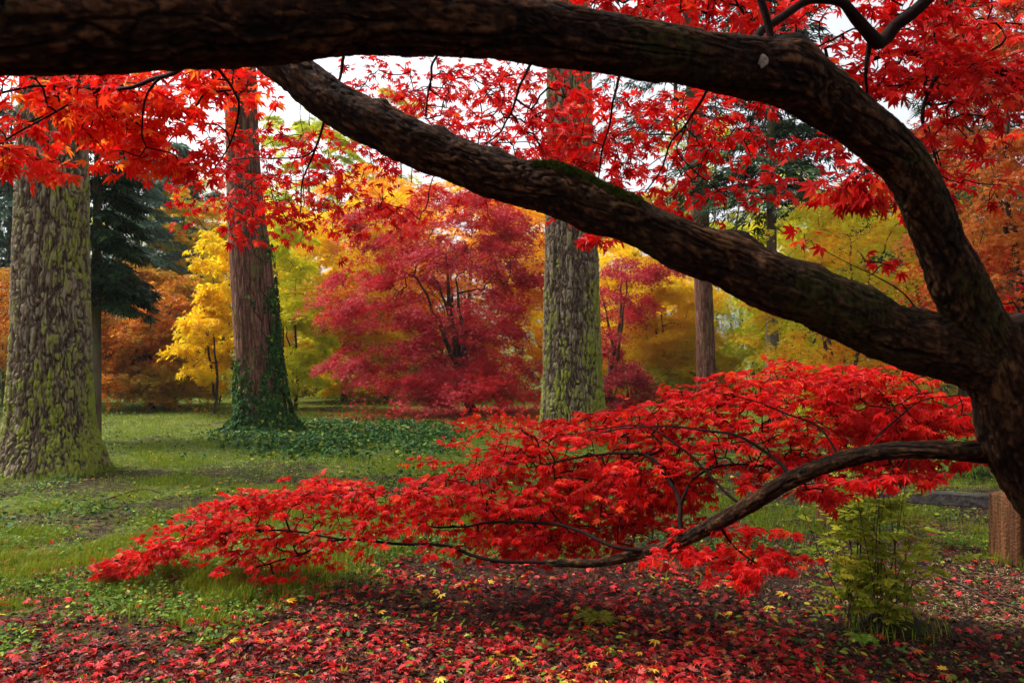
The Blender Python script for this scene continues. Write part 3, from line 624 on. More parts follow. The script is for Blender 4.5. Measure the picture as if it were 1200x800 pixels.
# overhead crown, above the frame, that shades the limbs
tg = []
for k in range(230):
    cx, cy = R.uniform(-5.2, 4.6), R.uniform(-5.0, 2.6); cz = max(2.75 + .18 * R.normal(), EYE + .50 * max(cy, 0) + .35) + R.uniform(0, 1.0)
    a = R.uniform(0, 6.28, 8); rr = .35 * np.sqrt(R.random(8)); tg.append(np.stack([cx + rr * np.cos(a), cy + rr * np.sin(a), cz - rr ** 2], -1))
tg = np.concatenate(tg); sk = Skel(60000)
c0, c1 = at(1400, 262, 2.84), at(1460, 150, 3.0)
sk.poly([c0, c1, c1 + [.15, -.1, .7], c1 + [-.2, -.2, 1.5]], [.07, .062, .05, .03])
sk.poly([c1, c1 + [-.9, -1.6, 1.0], c1 + [-2.8, -2.4, 1.4], c1 + [-5, -2.2, 1.6]], [.05, .04, .025, .012], par=None)
sk.poly([c1 + [.1, -.05, .5], c1 + [-.9, .6, 1.6], c1 + [-2.6, .9, 2.2]], [.045, .03, .012], par=None)
sk.grow(tg, step=.12); sk.radii(.0018); V, Q = sk.mesh(5); cb = sub(maple, 'crown_branches', V, Q, M['twig'], smooth=True)
tips = np.array(sk.tips); P = np.repeat(sk.p[tips], 7, 0) + R.normal(0, .07, (len(tips) * 7, 3)); n = len(P)
keep = (600 + F * P[:, 0] / np.maximum(P[:, 1], .1)); pyy = 420 - F * (P[:, 2] - EYE) / np.maximum(P[:, 1], .1)
m = (P[:, 1] < .1) | (pyy < -25) ; P = P[m]; n = len(P)
V, Q = leaves(P, nrm(rdir(n) * [1, 1, .3]), nrm([0, 0, 1.] + .5 * rdir(n)), R.uniform(.045, .06, n), T5f)
mk('foliage', V - np.array(maple.location), Q, M['red'], parent=cb)

# ------------------------------------------------------------------ big conifer trunks
def crown_conifer(parent, x, y, z0, z1, rmax, nb, mat, droop=.35, spl=.34, lens=(.9, 1.0), per=46, clip_top=None):
    """whorled boughs with drooping needle sprays, tapering to the tip"""
    segV, segQ, LP_, LD, LN, LS = [], [], [], [], [], []
    sk = Skel(nb * 14 + 200)
    zz = np.linspace(z0, z1, 40); ids = [sk.add(np.array([x, y, zz[0]]), -1, .05)]
    for z in zz[1:]: ids.append(sk.add(np.array([x, y, z]), ids[-1], .05 * (1 - (z - z0) / (z1 - z0)) + .01))
    for b_ in range(nb):
        t = R.random() ** 1.15; z = z0 + (z1 - z0) * t; Rm = rmax * (1 - t) ** .8 * R.uniform(*lens) * (1 if R.random() > .15 else .6) + .25
        a = R.uniform(0, 2 * math.pi); o = np.array([math.cos(a), math.sin(a), 0]); m = 9
        u = np.linspace(0, 1, m + 1)[1:]; kpar = ids[min(39, int(t * 39))]
        pts = np.array([x, y, z]) + o * (u * Rm)[:, None] + np.array([0, 0, 1]) * (.12 * u - droop * u ** 2)[:, None] * Rm
        for j, q in enumerate(pts): kpar = sk.add(q, kpar, max(.006, .022 * (1 - u[j]) * Rm / 2))
        n = int(per * Rm / rmax) + 10; uu = R.uniform(.12, 1, n); sd = R.choice([-1, 1], n)
        side = np.array([-o[1], o[0], 0]); w = (1 - uu * .75) * .34 * Rm * R.random(n)
        P = np.array([x, y, z]) + o * (uu * Rm)[:, None] + np.array([0, 0, 1]) * ((.12 * uu - droop * uu ** 2) * Rm - w * .35 - R.random(n) * .05)[:, None] + side * (sd * w)[:, None]
        LP_.append(P); LD.append(nrm(o * .8 + side * (sd * .8)[:, None] + np.array([0, 0, -.35]) + .3 * rdir(n))); LN.append(nrm([0, 0, 1.] + .6 * rdir(n))); LS.append(R.uniform(.6, 1.2, n) * spl)
    sk.rr = sk.r[:sk.n]; V, Q = sk.mesh(4)
    c = sub(parent, 'boughs', V, Q, M['tree_bark'])
    V, Q = leaves(np.concatenate(LP_), np.concatenate(LD), np.concatenate(LN), np.concatenate(LS), SPRIG)
    mk('needles', V - np.array(parent.location), Q, mat, parent=c)
def bigtrunk(name, label, rows, D, mat, k=300, dz=.012, amp=.03, top=15, fa=11., fz=2.6, seed=0, mossf=None, cat_='tree trunk', flare=.2):
    """rows: (py, left px, right px) as seen; builds the whole bole up to `top` metres"""
    rows = sorted(rows); py = np.array([r[0] for r in rows], float); lx = np.array([r[1] for r in rows], float); rx = np.array([r[2] for r in rows], float)
    c = at((lx + rx) / 2, py, D); z = c[:, 2]; rad = (rx - lx) / 2 * mpp(D); o = np.argsort(z); z, cx, cy, rad = z[o], c[o, 0], c[o, 1], rad[o]
    y0 = at(600, 400, D)[1]; bx = cx[0]; g0 = float(gz(bx, y0))
    zv = np.concatenate([np.arange(g0 - .12, min(z[-1] + .3, 6.6), dz), np.arange(min(z[-1] + .3, 6.6), top, .25)])
    sl = (cx[-1] - cx[-3]) / (z[-1] - z[-3]); sr = min((rad[-1] - rad[-3]) / (z[-1] - z[-3]), -.008)
    X = np.where(zv > z[-1], cx[-1] + sl * (zv - z[-1]), np.interp(zv, z, cx)); Rr = np.where(zv > z[-1], np.maximum(rad[-1] + sr * (zv - z[-1]), .06), np.interp(zv, z, rad))
    ker = np.ones(31) / 31
    n_hi = int((zv < 6.5).sum())
    for A_ in (X, Rr):
        seg = A_[:n_hi]; pad = np.concatenate([np.full(15, seg[0]), seg, np.full(15, seg[-1])]); A_[:n_hi] = np.convolve(pad, ker, 'valid')
    a = np.arange(k) * 2 * math.pi / k; ca, sa = np.cos(a)[None], np.sin(a)[None]; Z = zv[:, None]; rr = Rr[:, None]
    root = flare * np.exp(-np.maximum(Z - g0, 0) / .22) * (.5 + .9 * np.clip(vn(ca * 1.7 + seed, sa * 1.7, 0) * 2 - .6, 0, 1))
    u, w = ca * rr * fa, sa * rr * fa
    wx = fbm(u * .45 + seed, w * .45, Z * fz * .8, 3) - .5
    f1 = np.abs(vn(u + wx * 4.5 + seed, w + wx * 4.5, Z * fz + wx * 2.5) * 2 - 1)
    f2 = np.abs(vn(u * 1.9 + 40, w * 1.9 + wx * 2, Z * fz * 2.4 + 9) * 2 - 1)
    plate = sstep(.02, .36, f1) * (.25 + .75 * sstep(.02, .40, f2))
    fine = fbm(u * 5, w * 5, Z * 30, 2)
    H = np.clip(plate * .72 + .75 * (fine - .42) + .12, 0, 1)
    d = rr * (1 + .06 * (fbm(ca * 2 + seed, sa * 2, Z * 1.4) - .5)) + root + amp * (H - .75)
    V = np.stack([X[:, None] + d * ca, y0 + d * sa, Z + 0 * d], -1)
    big = fbm(ca * 2.2 + seed + 5, sa * 2.2, Z * 1.3, 3)
    moss = mossf(ca, sa, Z - g0, big) if mossf else 0 * H
    moss = np.clip(moss + .55 * (H - .55) + .5 * (vn(ca * rr * 22 + seed, sa * rr * 22, Z * 9) - .5), 0, 1.4)
    t = thing(name, label, 'tree', (float(bx), float(y0), g0))
    sub(t, 'trunk', V.reshape(-1, 3), gridfaces(len(zv), k, True), mat, smooth=True, attrs={'bark': H.ravel(), 'moss': (moss + 0 * H).ravel()})
    return t, float(X[-1]), y0, (zv, X, Rr)
mossL = lambda ca, sa, z, b: -.04 + .30 * sstep(.3, .7, b) + .30 * sstep(1.9, .1, z) + .16 * sstep(.2, 1, ca)
t1, x1, y1, _ = bigtrunk('fir_tree', 'massive mossy fir trunk with deeply furrowed bark at the left edge', [(560, 2, 122), (530, 6, 118), (500, 14, 108), (450, 16, 104), (400, 18, 102), (300, 20, 99), (200, 22, 97), (100, 25, 95), (0, 28, 92)],
                         10.0, M['fir_bark'], k=460, dz=.009, amp=.042, fa=19., fz=3.8, top=17, seed=1, mossf=mossL, flare=.06)
crown_conifer(t1, x1, y1, 8.2, 18, 4.0, 90, M['pine'], per=60)
mossC = lambda ca, sa, z, b: .03 + .28 * sstep(.3, .7, b) + .34 * sstep(3.0, .1, z) + .22 * sstep(.2, 1, ca)
t2, x2, y2, _ = bigtrunk('fir_tree', 'straight mossy fir trunk between the crimson and yellow maples', [(520, 632, 712), (490, 633, 709), (450, 636, 706), (400, 637, 704), (300, 639, 701), (200, 640, 697), (100, 641, 694), (0, 642, 691)],
                         13.0, M['fir_bark'], k=400, dz=.011, amp=.045, fa=18., fz=3.6, top=19, seed=8, mossf=mossC, flare=.05)
crown_conifer(t2, x2, y2, 9.5, 21, 4.0, 90, M['pine'], per=60)
t3, x3, y3, ivt = bigtrunk('redwood_tree', 'reddish brown trunk wrapped in ivy around its foot', [(512, 278, 338), (480, 279, 336), (440, 278, 330), (400, 276, 326), (350, 272, 322), (300, 269, 317), (250, 266, 309), (200, 265, 303), (100, 262, 298), (0, 259, 294)],
                         15.4, M['red_bark'], k=260, dz=.02, amp=.018, top=20, fa=26, fz=1.5, seed=15, mossf=lambda ca, sa, z, b: .05 + .3 * sstep(.45, .8, b), flare=.04)
crown_conifer(t3, x3, y3, 10.5, 22, 3.5, 80, M['pine'], per=50)
t4, x4, y4, _ = bigtrunk('fir_tree', 'slim straight conifer trunk to the right of the mossy fir', [(482, 816, 840), (445, 816, 839), (400, 816, 837), (330, 814, 835), (200, 808, 829), (120, 806, 824), (0, 803, 820)],
                         22.0, M['red_bark'], k=90, dz=.05, amp=.025, top=24, fa=14, fz=1.6, seed=31, mossf=lambda ca, sa, z, b: .1 + .3 * sstep(.4, .8, b), flare=.1)
crown_conifer(t4, x4, y4, 7.6, 25, 2.9, 120, M['pine'], per=90, droop=.5, spl=.3)

# ivy on the reddish trunk
zv, X, Rr = ivt
ivy = thing('climbing_ivy', 'dark green ivy climbing the foot and right side of the reddish trunk', 'ivy', (float(X[0]), float(y3), float(gz(X[0], y3))))
n = 26000; z = R.uniform(0, 1, n) ** 1.7 * 5.6; a = R.uniform(-math.pi, 0.6, n)
front = sstep(-2.25, -1.95, a) * sstep(-1.05, -1.3, a)
dens = np.where(z < .12, 1.0, 0) + np.clip(1.5 - z / 1.1, 0, 1) * sstep(.3, .55, fbm(a * 3.5, z * 2.3)) * (1 - .8 * front) + sstep(-1.0, -.3, a) * sstep(4.6, 1.2, z) * sstep(.38, .58, fbm(a * 3, z * 2 + 3)) * .85 + .10 * sstep(.62, .7, fbm(a * 3, z * 2.5))
m = R.random(n) < dens; z, a = z[m], a[m]; n = len(z)
r = np.interp(z + zv[0] + .12, zv, Rr) + .02 + .42 * np.exp(-z / .14) * R.random(n) ** 2 + .05 * R.random(n) + .10 * np.exp(-z / .5) * sstep(-1.3, -.4, a)
cx = np.interp(z + zv[0] + .12, zv, X); o = np.stack([np.cos(a), np.sin(a), 0 * a], -1)
P = np.stack([cx, np.full(n, y3), z + gz(X[0], y3)], -1) + o * r[:, None]
V, Q = leaves(P, nrm(np.array([0, 0, -1.]) + .7 * rdir(n)), nrm(o + [0, 0, .5] + .5 * rdir(n)), R.uniform(.03, .075, n), HEART)
sub(ivy, 'leaves', V, Q, M['ivy'])
sk = Skel(6000)
for k in range(14):
    a0 = R.uniform(-math.pi, .4); zz = np.arange(0, R.uniform(.8, 5.2) if a0 > -1.2 else R.uniform(.5, 1.6), .12); aa = a0 + np.cumsum(R.normal(0, .09, len(zz)))
    rr_ = np.interp(zz + zv[0] + .12, zv, Rr) + .025 + .12 * np.exp(-zz / .2); cc = np.interp(zz + zv[0] + .12, zv, X)
    sk.poly(np.stack([cc + rr_ * np.cos(aa), y3 + rr_ * np.sin(aa), zz + float(gz(X[0], y3))], -1), np.linspace(.014, .005, len(zz)), par=-1, step=.12)
sk.rr = sk.r[:sk.n]; V, Q = sk.mesh(4); sub(ivy, 'stems', V, Q, M['twig'])

# ------------------------------------------------------------------ broadleaf trees of the middle distance
def gtree(name, label, category, px, D, crowns, leafm, nleaf=26000, leaf=.05, pad=.55, npad=90, stems=3, T=KITE5w, bark=None, group=None, tr=.10, flat=.3, base=None, shell=.45, droop=.35, rt=.006, sub_t=3, thick=.06, tilt=.6, carve=.43):
    """crowns: (px, py, half width px, half height px, depth offset m, half depth m)"""
    bark = bark or M['tree_bark']
    bx = (px - 600) / F * D; by = D; bz = float(gz(bx, by)); B = np.array([bx, by, bz])
    t = thing(name, label, category, (bx, by, bz), group)
    C = []; W_ = []
    for (cx, cy, hw, hh, dd, hd) in crowns:
        c = at(cx, cy, D + dd); C.append((c, np.array([hw * mpp(D), hd, hh * mpp(D)]))); W_.append(hw * hh)
    W_ = np.array(W_) / sum(W_); pads = []; mid = sum(w * c[0] for w, c in zip(W_, C))
    for w, (c, r) in zip(W_, C):
        k = max(3, int(round(w * npad))); q = rdir(k) * (R.uniform(shell, 1, (k, 1)) ** (1 / 2)); pads.append(c + q * r * .92)
    pads = np.concatenate(pads); pads = pads[pads[:, 2] > gz(pads[:, 0], pads[:, 1]) + .15]
    sk = Skel(len(pads) * 80 + 4000); H = mid[2] - bz
    for s in range(stems):
        a = s * 2 * math.pi / stems + R.uniform(0, 1); e = mid + np.array([math.cos(a) * .45, math.sin(a) * .4, .25]) * H * .5
        if s == 0: sk.poly([B - [0, 0, .1], B + (mid - B) * .35 + R.normal(0, .08, 3), B + (mid - B) * .8, mid + [0, 0, H * .35]], [tr, tr * .8, tr * .5, tr * .2], step=.2, wob=.03)
        else: sk.poly([B + [0, 0, .15 * H], B + (e - B) * .45 + R.normal(0, .1, 3), e], [tr * .75, tr * .5, tr * .2], par=None, step=.2, wob=.04)
    st = []
    for p in pads:
        st.append(p[None] + R.normal(0, 1, (sub_t, 3)) * pad * .4 * [1, 1, .2])
    sk.grow(np.concatenate(st), step=.16, arch=.10, jit=.08); sk.radii(rt, .42)
    V, Q = sk.mesh(5); sub(t, 'trunk', V, Q, bark, smooth=True)
    # leaves lie in drooping pads
    m = max(6, nleaf // len(pads)); k = len(pads)
    psz = pad * R.uniform(.4, 1.45, k)
    a = R.uniform(0, 2 * math.pi, (k, m)); r = np.sqrt(R.random((k, m))) * psz[:, None] * (.7 + .5 * vn(np.cos(a) * 2 + np.arange(k)[:, None] * 7.3, np.sin(a) * 2))
    oh = nrm((pads - mid) * [1, 1, 0] + 1e-6); slope = np.clip(np.linalg.norm((pads - mid)[:, :2], axis=1) / (np.linalg.norm(C[0][1][:2]) + .1), 0, 1.2) * droop
    X_ = r * np.cos(a); Y_ = r * np.sin(a)
    tl = R.normal(0, .28, (k, 2)); z = X_ * tl[:, :1] + Y_ * tl[:, 1:] - (X_ * oh[:, 0:1] + Y_ * oh[:, 1:2]) * slope[:, None] - flat * r ** 2 / psz[:, None] + R.normal(0, thick, (k, m))
    P = (pads[:, None] + np.stack([X_, Y_, z], -1)).reshape(-1, 3); n = len(P)
    od = np.stack([X_, Y_, -.35 * r - .1], -1).reshape(-1, 3); d = nrm(nrm(od) + .55 * rdir(n))
    nn = nrm(np.array([0, 0, 1.]) + tilt * rdir(n) + .5 * np.repeat(oh * slope[:, None], m, 0) + [0, -.45, 0])
    ok = P[:, 2] > gz(P[:, 0], P[:, 1]) + .03
    q = P * (1.15 / pad); ok &= fbm(q[:, 0] + px, q[:, 1], q[:, 2] * 1.6, 3) > carve + .06 * R.normal(size=n)
    P, d, nn = P[ok], d[ok], nn[ok]
    V, Q = leaves(P, d, nn, leaf * R.uniform(.7, 1.2, len(P)), T)
    sub(t, 'crown', V, Q, leafm); return t
gtree('japanese_maple', 'crimson layered maple filling the middle of the clearing', 'maple tree', 556, 20, [(520, 345, 118, 70, -.3, 2.3), (460, 425, 82, 40, -.8, 1.7), (595, 425, 60, 50, -.4, 1.7), (540, 455, 100, 22, -1.2, 1.2), (420, 350, 50, 40, -.3, 1.5), (540, 262, 100, 50, .3, 2.0), (445, 262, 60, 34, .4, 1.4), (610, 300, 45, 60, .0, 1.6)],
      M['crimson'], 110000, .058, .55, 270, 4, KITE5w, tr=.13, droop=.55, shell=.3, thick=.07, tilt=.6, carve=.47)
gtree('japanese_maple', 'second crimson maple showing right of the mossy fir', 'maple tree', 715, 23.5, [(735, 340, 40, 45, 0, 1.6), (770, 310, 40, 14, 0, 1.2), (700, 400, 30, 40, 0, 1.4)], M['crimson'], 16000, .058, .55, 46, 3, tr=.10, droop=.5)
gtree('weeping_maple', 'small dark maroon weeping maple at the foot of the yellow tree', 'maple tree', 738, 18, [(734, 452, 36, 32, 0, .9)], M['dark_red'], 9000, .045, .3, 34, 3, tr=.05, droop=1.0)
gtree('yellow_maple', 'bright yellow maple behind the crimson one, left side', 'maple tree', 402, 26, [(405, 330, 78, 100, 0, 2.2), (430, 395, 76, 60, 0, 1.8), (350, 325, 56, 90, 0, 1.8), (460, 260, 40, 40, 0, 1.6), (400, 436, 80, 24, -.6, 1.6)], M['yellow'], 80000, .088, .7, 210, 4, tr=.11)
gtree('yellow_maple', 'golden maple rising behind the top of the crimson maple', 'maple tree', 540, 29, [(530, 262, 95, 58, 0, 2.6), (610, 290, 80, 80, 0, 2.4), (470, 330, 80, 90, 0, 2.4), (640, 390, 70, 60, 0, 2)], M['gold'], 76000, .10, .8, 190, 4, tr=.12)
gtree('yellow_maple', 'yellow green young tree beside the ivy covered trunk', 'maple tree', 345, 22, [(352, 395, 42, 62, 0, 1.5), (338, 310, 30, 60, 0, 1.0), (345, 440, 36, 24, -.4, 1.0)], M['lime'], 24000, .08, .5, 80, 3, tr=.06)
gtree('yellow_maple', 'yellow leaved sapling left of the ivy covered trunk', 'maple tree', 252, 20, [(246, 400, 32, 56, 0, 1.3), (258, 320, 18, 60, 0, 1)], M['yellow'], 6500, .13, .42, 60, 3, T3, tr=.045, rt=.004)
gtree('yellow_maple', 'broad yellow maple to the right of the mossy fir', 'maple tree', 790, 26, [(775, 365, 74, 76, 0, 2.4), (740, 315, 56, 46, 0, 2), (800, 415, 60, 46, 0, 2), (725, 400, 46, 56, 0, 2), (790, 442, 66, 24, -.5, 1.6)], M['yellow'], 80000, .088, .75, 190, 4, tr=.12)
gtree('beech_tree', 'orange brown tree beside the mossy left fir', 'tree', 180, 22, [(165, 365, 66, 58, 0, 2), (185, 415, 78, 42, 0, 1.8), (130, 400, 40, 56, 0, 1.6), (190, 445, 66, 22, -.6, 1.5)], M['orange'], 30000, .12, .6, 130, 4, T3, tr=.10)
gtree('beech_tree', 'orange tree cut off by the left edge of the photo', 'tree', -30, 20, [(-30, 370, 60, 80, 0, 2)], M['orange'], 16000, .075, .6, 60, 4, T3, tr=.10)
gtree('amber_maple', 'airy amber and yellow maple behind the slanting limb', 'maple tree', 985, 13, [(985, 330, 105, 75, 0, 1.9), (1060, 280, 60, 70, 0, 1.6), (930, 395, 60, 45, 0, 1.3), (1010, 245, 90, 25, 0, 1.4), (1000, 440, 90, 40, .2, 1.2)], M['amber'], 30000, .052, .42, 150, 4, KITE5w, tr=.07, rt=.0035, tilt=.6)
gtree('yellow_maple', 'pale yellow green tree far behind the amber maple', 'maple tree', 925, 24, [(930, 330, 70, 100, 0, 2.2), (1010, 300, 70, 100, 0, 2.2), (890, 410, 36, 40, 0, 1.4)], M['lime'], 52000, .075, .75, 130, 4, tr=.11)
gtree('rusty_maple', 'rusty red fine leaved maple at the right edge', 'maple tree', 1290, 6.6, [(1190, 240, 95, 85, 0, 1.3), (1170, 330, 75, 60, 0, 1.1), (1210, 110, 105, 110, 0, 1.3), (1210, 0, 90, 70, 0, 1.2), (1270, 300, 80, 110, 0, 1.3)], M['rust'], 46000, .036, .3, 210, 4, KITE5w, tr=.07, rt=.002, tilt=.6, thick=.025)
gtree('orange_sapling', 'low orange leaved sapling in front of the mossy fir foot', 'sapling', 590, 9.5, [(585, 492, 48, 9, 0, .5)], M['red_high'], 340, .05, .2, 22, 3, T5, tr=.012, rt=.0015)

for (px, D, cr, mt, nl, lf, lab) in [
    (298, 31, [(298, 330, 52, 105, 0, 2.4), (330, 270, 40, 50, 0, 2)], 'yellow', 30000, .12, 'yellow tree behind the ivy covered trunk'),
    (455, 34, [(455, 300, 70, 95, 0, 2.8), (420, 235, 50, 45, 0, 2), (500, 400, 90, 50, 0, 2.5)], 'gold', 42000, .12, 'tall golden tree behind the left yellow maple'),
    (232, 33, [(230, 290, 46, 80, 0, 2.4), (245, 380, 50, 60, 0, 2)], 'amber', 24000, .13, 'amber tree between the spruce and the yellow sapling'),
    (640, 35, [(640, 300, 80, 110, 0, 2.8), (600, 215, 60, 40, 0, 2)], 'yellow', 42000, .12, 'tall yellow tree behind the mossy fir'),
    (880, 31, [(905, 300, 40, 60, 0, 2), (930, 390, 50, 50, 0, 2)], 'amber', 22000, .11, 'amber tree beyond the gap right of the slim trunk'),
    (1060, 25, [(1060, 300, 80, 130, 0, 2.4), (1120, 400, 70, 60, 0, 2)], 'lime', 34000, .10, 'yellow green tree behind the fork of the maple'),
    (775, 34, [(760, 270, 70, 50, 0, 2.4), (830, 330, 20, 50, 0, 1.4)], 'amber', 20000, .12, 'orange tinted tree behind the broad yellow maple'),
    (362, 42, [(362, 205, 60, 110, 0, 3.0)], 'lime', 15000, .16, 'tall thin pale tree against the sky right of the ivy trunk'),
    (470, 46, [(470, 190, 60, 90, 0, 3.0)], 'amber', 11000, .16, 'tall pale amber tree rising highest behind the golden maples'),
    (830, 44, [(840, 190, 70, 110, 0, 3.0)], 'lime', 12000, .16, 'tall pale green tree behind the slim trunk'),
    (1180, 19, [(1180, 300, 80, 120, 0, 2), (1190, 440, 80, 40, 0, 2)], 'green', 22000, .09, 'green tree behind the rusty maple')]:
    gtree('autumn_tree', lab, 'tree', px, D, cr, M[mt], nl, lf, .75, int(nl / 420), 4, tr=.11)
# shrubs and understorey at the back of the lawn
for (px, D, cx, cy, hw, hh, mat, lab) in [
    (150, 25, 150, 445, 44, 22, 'green', 'dark shrub under the orange brown tree'),
    (255, 24.5, 262, 446, 30, 20, 'olive', 'olive shrub left of the ivy trunk foot'),
    (455, 25.5, 450, 446, 40, 20, 'lime', 'yellow green shrub left of the crimson maple foot'),
    (500, 27, 505, 442, 34, 18, 'olive', 'olive shrub behind the crimson maple foot'),
    (690, 27, 690, 440, 40, 22, 'olive', 'olive shrub behind the mossy fir foot'),
    (770, 24.5, 770, 446, 44, 22, 'lime', 'yellow green shrub under the broad yellow maple'),
    (20, 26, 18, 445, 50, 24, 'green', 'dark green shrub left of the left fir'),
    (205, 24, 205, 444, 36, 22, 'green', 'dark green shrub at the lawn edge left of the ivy trunk'),
    (330, 30, 335, 442, 36, 20, 'olive', 'olive shrub below the yellow green young tree'),
    (395, 28, 398, 448, 32, 17, 'lime', 'yellow green shrub below the left yellow maple'),
    (600, 32, 600, 430, 34, 22, 'lime', 'pale shrub glimpsed under the crimson maple'),
    (855, 34, 862, 398, 30, 42, 'lime', 'pale yellow green shrub right of the slim trunk'),
    (905, 28, 905, 440, 45, 30, 'olive', 'olive shrub behind the low red branch'),
    (1130, 9.5, 1135, 540, 60, 34, 'bright_green', 'bright green shrub beyond the rail by the maple trunk'),
    (1210, 11, 1215, 520, 50, 45, 'olive', 'olive shrub behind the rail at the right edge'),
    (1000, 15, 1000, 470, 70, 30, 'olive', 'yellowing shrub behind the low red branch on the right'),
    (60, 31, 60, 440, 50, 25, 'green', 'green shrub behind the left fir')]:
    gtree('shrub', lab, 'shrub', px, D, [(cx, cy, hw, hh, 0, max(.4, hw * mpp(D) * .8))], M[mat], 5200, .05 if D < 14 else .075, .3 if D < 14 else .5, 34, 4, OVAL, tr=.03, rt=.003)

# dark yew beside the left fir, conifers behind
def conifer(name, label, px, D, z0, top, rmax, nb, mat, per=60, droop=.4, spl=.34, tr=.16, group=None):
    x, y = (px - 600) / F * D, D; g = float(gz(x, y)); t = thing(name, label, 'conifer', (x, y, g), group)
    zz = np.linspace(g - .1, top, 24); sk = Skel(100); par = -1
    for z in zz: par = sk.add(np.array([x, y, z]), par, max(.02, tr * (1 - (z - g) / (top - g)) + .01))
    sk.rr = sk.r[:sk.n]; V, Q = sk.mesh(10); sub(t, 'trunk', V, Q, M['slim_bark'], smooth=True)
    crown_conifer(t, x, y, z0, top - .3, rmax, nb, mat, droop, spl, per=per); return t
conifer('yew_tree', 'dark yew just behind the left fir', 112, 13.5, 2.3, 8.5, .72, 150, M['pine'], per=90, spl=.22, tr=.10)
conifer('spruce_tree', 'blue green spruce between the left fir and the ivy trunk', 205, 36, 1.8, 11.6, 2.8, 210, M['spruce'], per=90, spl=.5)
conifer('spruce_tree', 'green spruce behind the orange brown tree', 160, 31, 3.6, 12.0, 2.1, 150, M['spruce'], per=80, spl=.45)
conifer('spruce_tree', 'blue green spruce at the left edge of the photo', 10, 24, 1.2, 9.5, 2.2, 150, M['spruce'], per=80, spl=.4)
conifer('spruce_tree', 'spruce showing between yellow sapling and ivy trunk', 248, 44, 2, 11, 2.6, 150, M['spruce'], per=80, spl=.5)
conifer('pine_tree', 'dark conifer hanging over the amber maple', 905, 19, 5.2, 13, 2.6, 130, M['pine'], per=90, spl=.34)
conifer('pine_tree', 'conifer behind the rusty maple at the right edge', 1130, 22, 1.5, 13, 3.2, 200, M['pine'], per=90, spl=.4)

# far wood closing the clearing
far = [(-60, 50, 'pine'), (40, 56, 'green'), (120, 48, 'lime'), (190, 60, 'green'), (262, 54, 'amber'), (330, 58, 'lime'), (400, 52, 'green'), (470, 60, 'lime'), (540, 55, 'gold'), (610, 62, 'green'), (680, 56, 'amber'), (745, 60, 'lime'), (800, 66, 'green'),
       (870, 70, 'spruce'), (925, 58, 'lime'), (1000, 54, 'gold'), (1070, 50, 'lime'), (1140, 52, 'green'), (1220, 46, 'amber'), (1300, 50, 'green')]
KN = {'pine': 'dark green', 'green': 'green', 'lime': 'yellow green', 'amber': 'amber', 'gold': 'golden', 'spruce': 'hazy blue green'}
BH = ['behind the left edge', 'behind the left fir', 'behind the orange brown tree', 'behind the blue green spruce', 'seen left of the ivy trunk', 'seen right of the ivy trunk', 'over the left yellow maple', 'over the left part of the crimson maple', 'over the middle of the crimson maple',
      'just left of the mossy fir', 'behind the mossy fir', 'over the second crimson maple', 'behind the slim trunk', 'in the gap right of the slim trunk', 'behind the left of the amber maple', 'behind the amber maple', 'behind the arching limb', 'behind the rusty maple', 'behind the right edge', 'beyond the right edge']
for (px, D, mt), bh in zip(far, BH):
    topy = 205 if px > 330 and px < 830 else 165
    hh = (430 - topy) / 2 + R.uniform(-12, 14)
    gtree('far_tree', f'{KN[mt]} tree of the far wood {bh}', 'tree', px, D, [(px, 440 - hh, 48 + R.uniform(-5, 12), hh * .95, 0, 3.2), (px + R.uniform(-20, 20), 420, 50, 30, 0, 3)], M[mt], 8000, .17, 1.3, 60, 3, KITE3w, tr=.22, rt=.02, sub_t=2, group='trees of the far wood')

# thicket closing the view below the far crowns
n = 190000; x = R.uniform(-34, 38, n); y = R.uniform(28.5, 37, n) + 2 * (vn(x * .2, 0) - .5); hh = 1.2 + 4.2 * fbm(x * .32, y * .25, 0, 3) ** 1.3
z = gz(x, y) + hh * (1 - R.random(n) ** 1.6); P = np.stack([x, y, z], -1); cl = fbm(x * 1.1, y * 1.1, z * 1.5, 2); pq = pxg(P[:, 0], P[:, 1]); P = P[(cl > .40) & ~((pq > 582) & (pq < 640)) & ~((pq > 838) & (pq < 884))]; n = len(P)
V, Q = leaves(P, nrm(rdir(n) + [0, -.3, -.4]), nrm([0, -.6, 1.] + .8 * rdir(n)), R.uniform(.09, .17, n), KITE3w)
tag(mk('thicket', V, Q, M['thicket']), 'far thicket of green and autumn coloured undergrowth closing the clearing', 'thicket', kind='stuff')

# ------------------------------------------------------------------ thin autumn haze in the air
V = np.array([[x, y, z] for x in (-300, 300) for y in (-80, 450) for z in (-2, 40)], float)
Q = np.array([[0, 1, 3, 2], [4, 6, 7, 5], [0, 4, 5, 1], [2, 3, 7, 6], [0, 2, 6, 4], [1, 5, 7, 3]])
m_, n_, out_ = nt('thin_haze'); v_ = n_.nodes.new('ShaderNodeVolumePrincipled'); v_.inputs['Color'].default_value = (.88, .94, 1, 1); v_.inputs['Density'].default_value = .0004
n_.links.new(v_.outputs[0], out_.inputs['Volume']); tag(mk('haze', V, Q, m_), 'thin pale autumn haze in the air of the clearing', 'haze', kind='stuff')

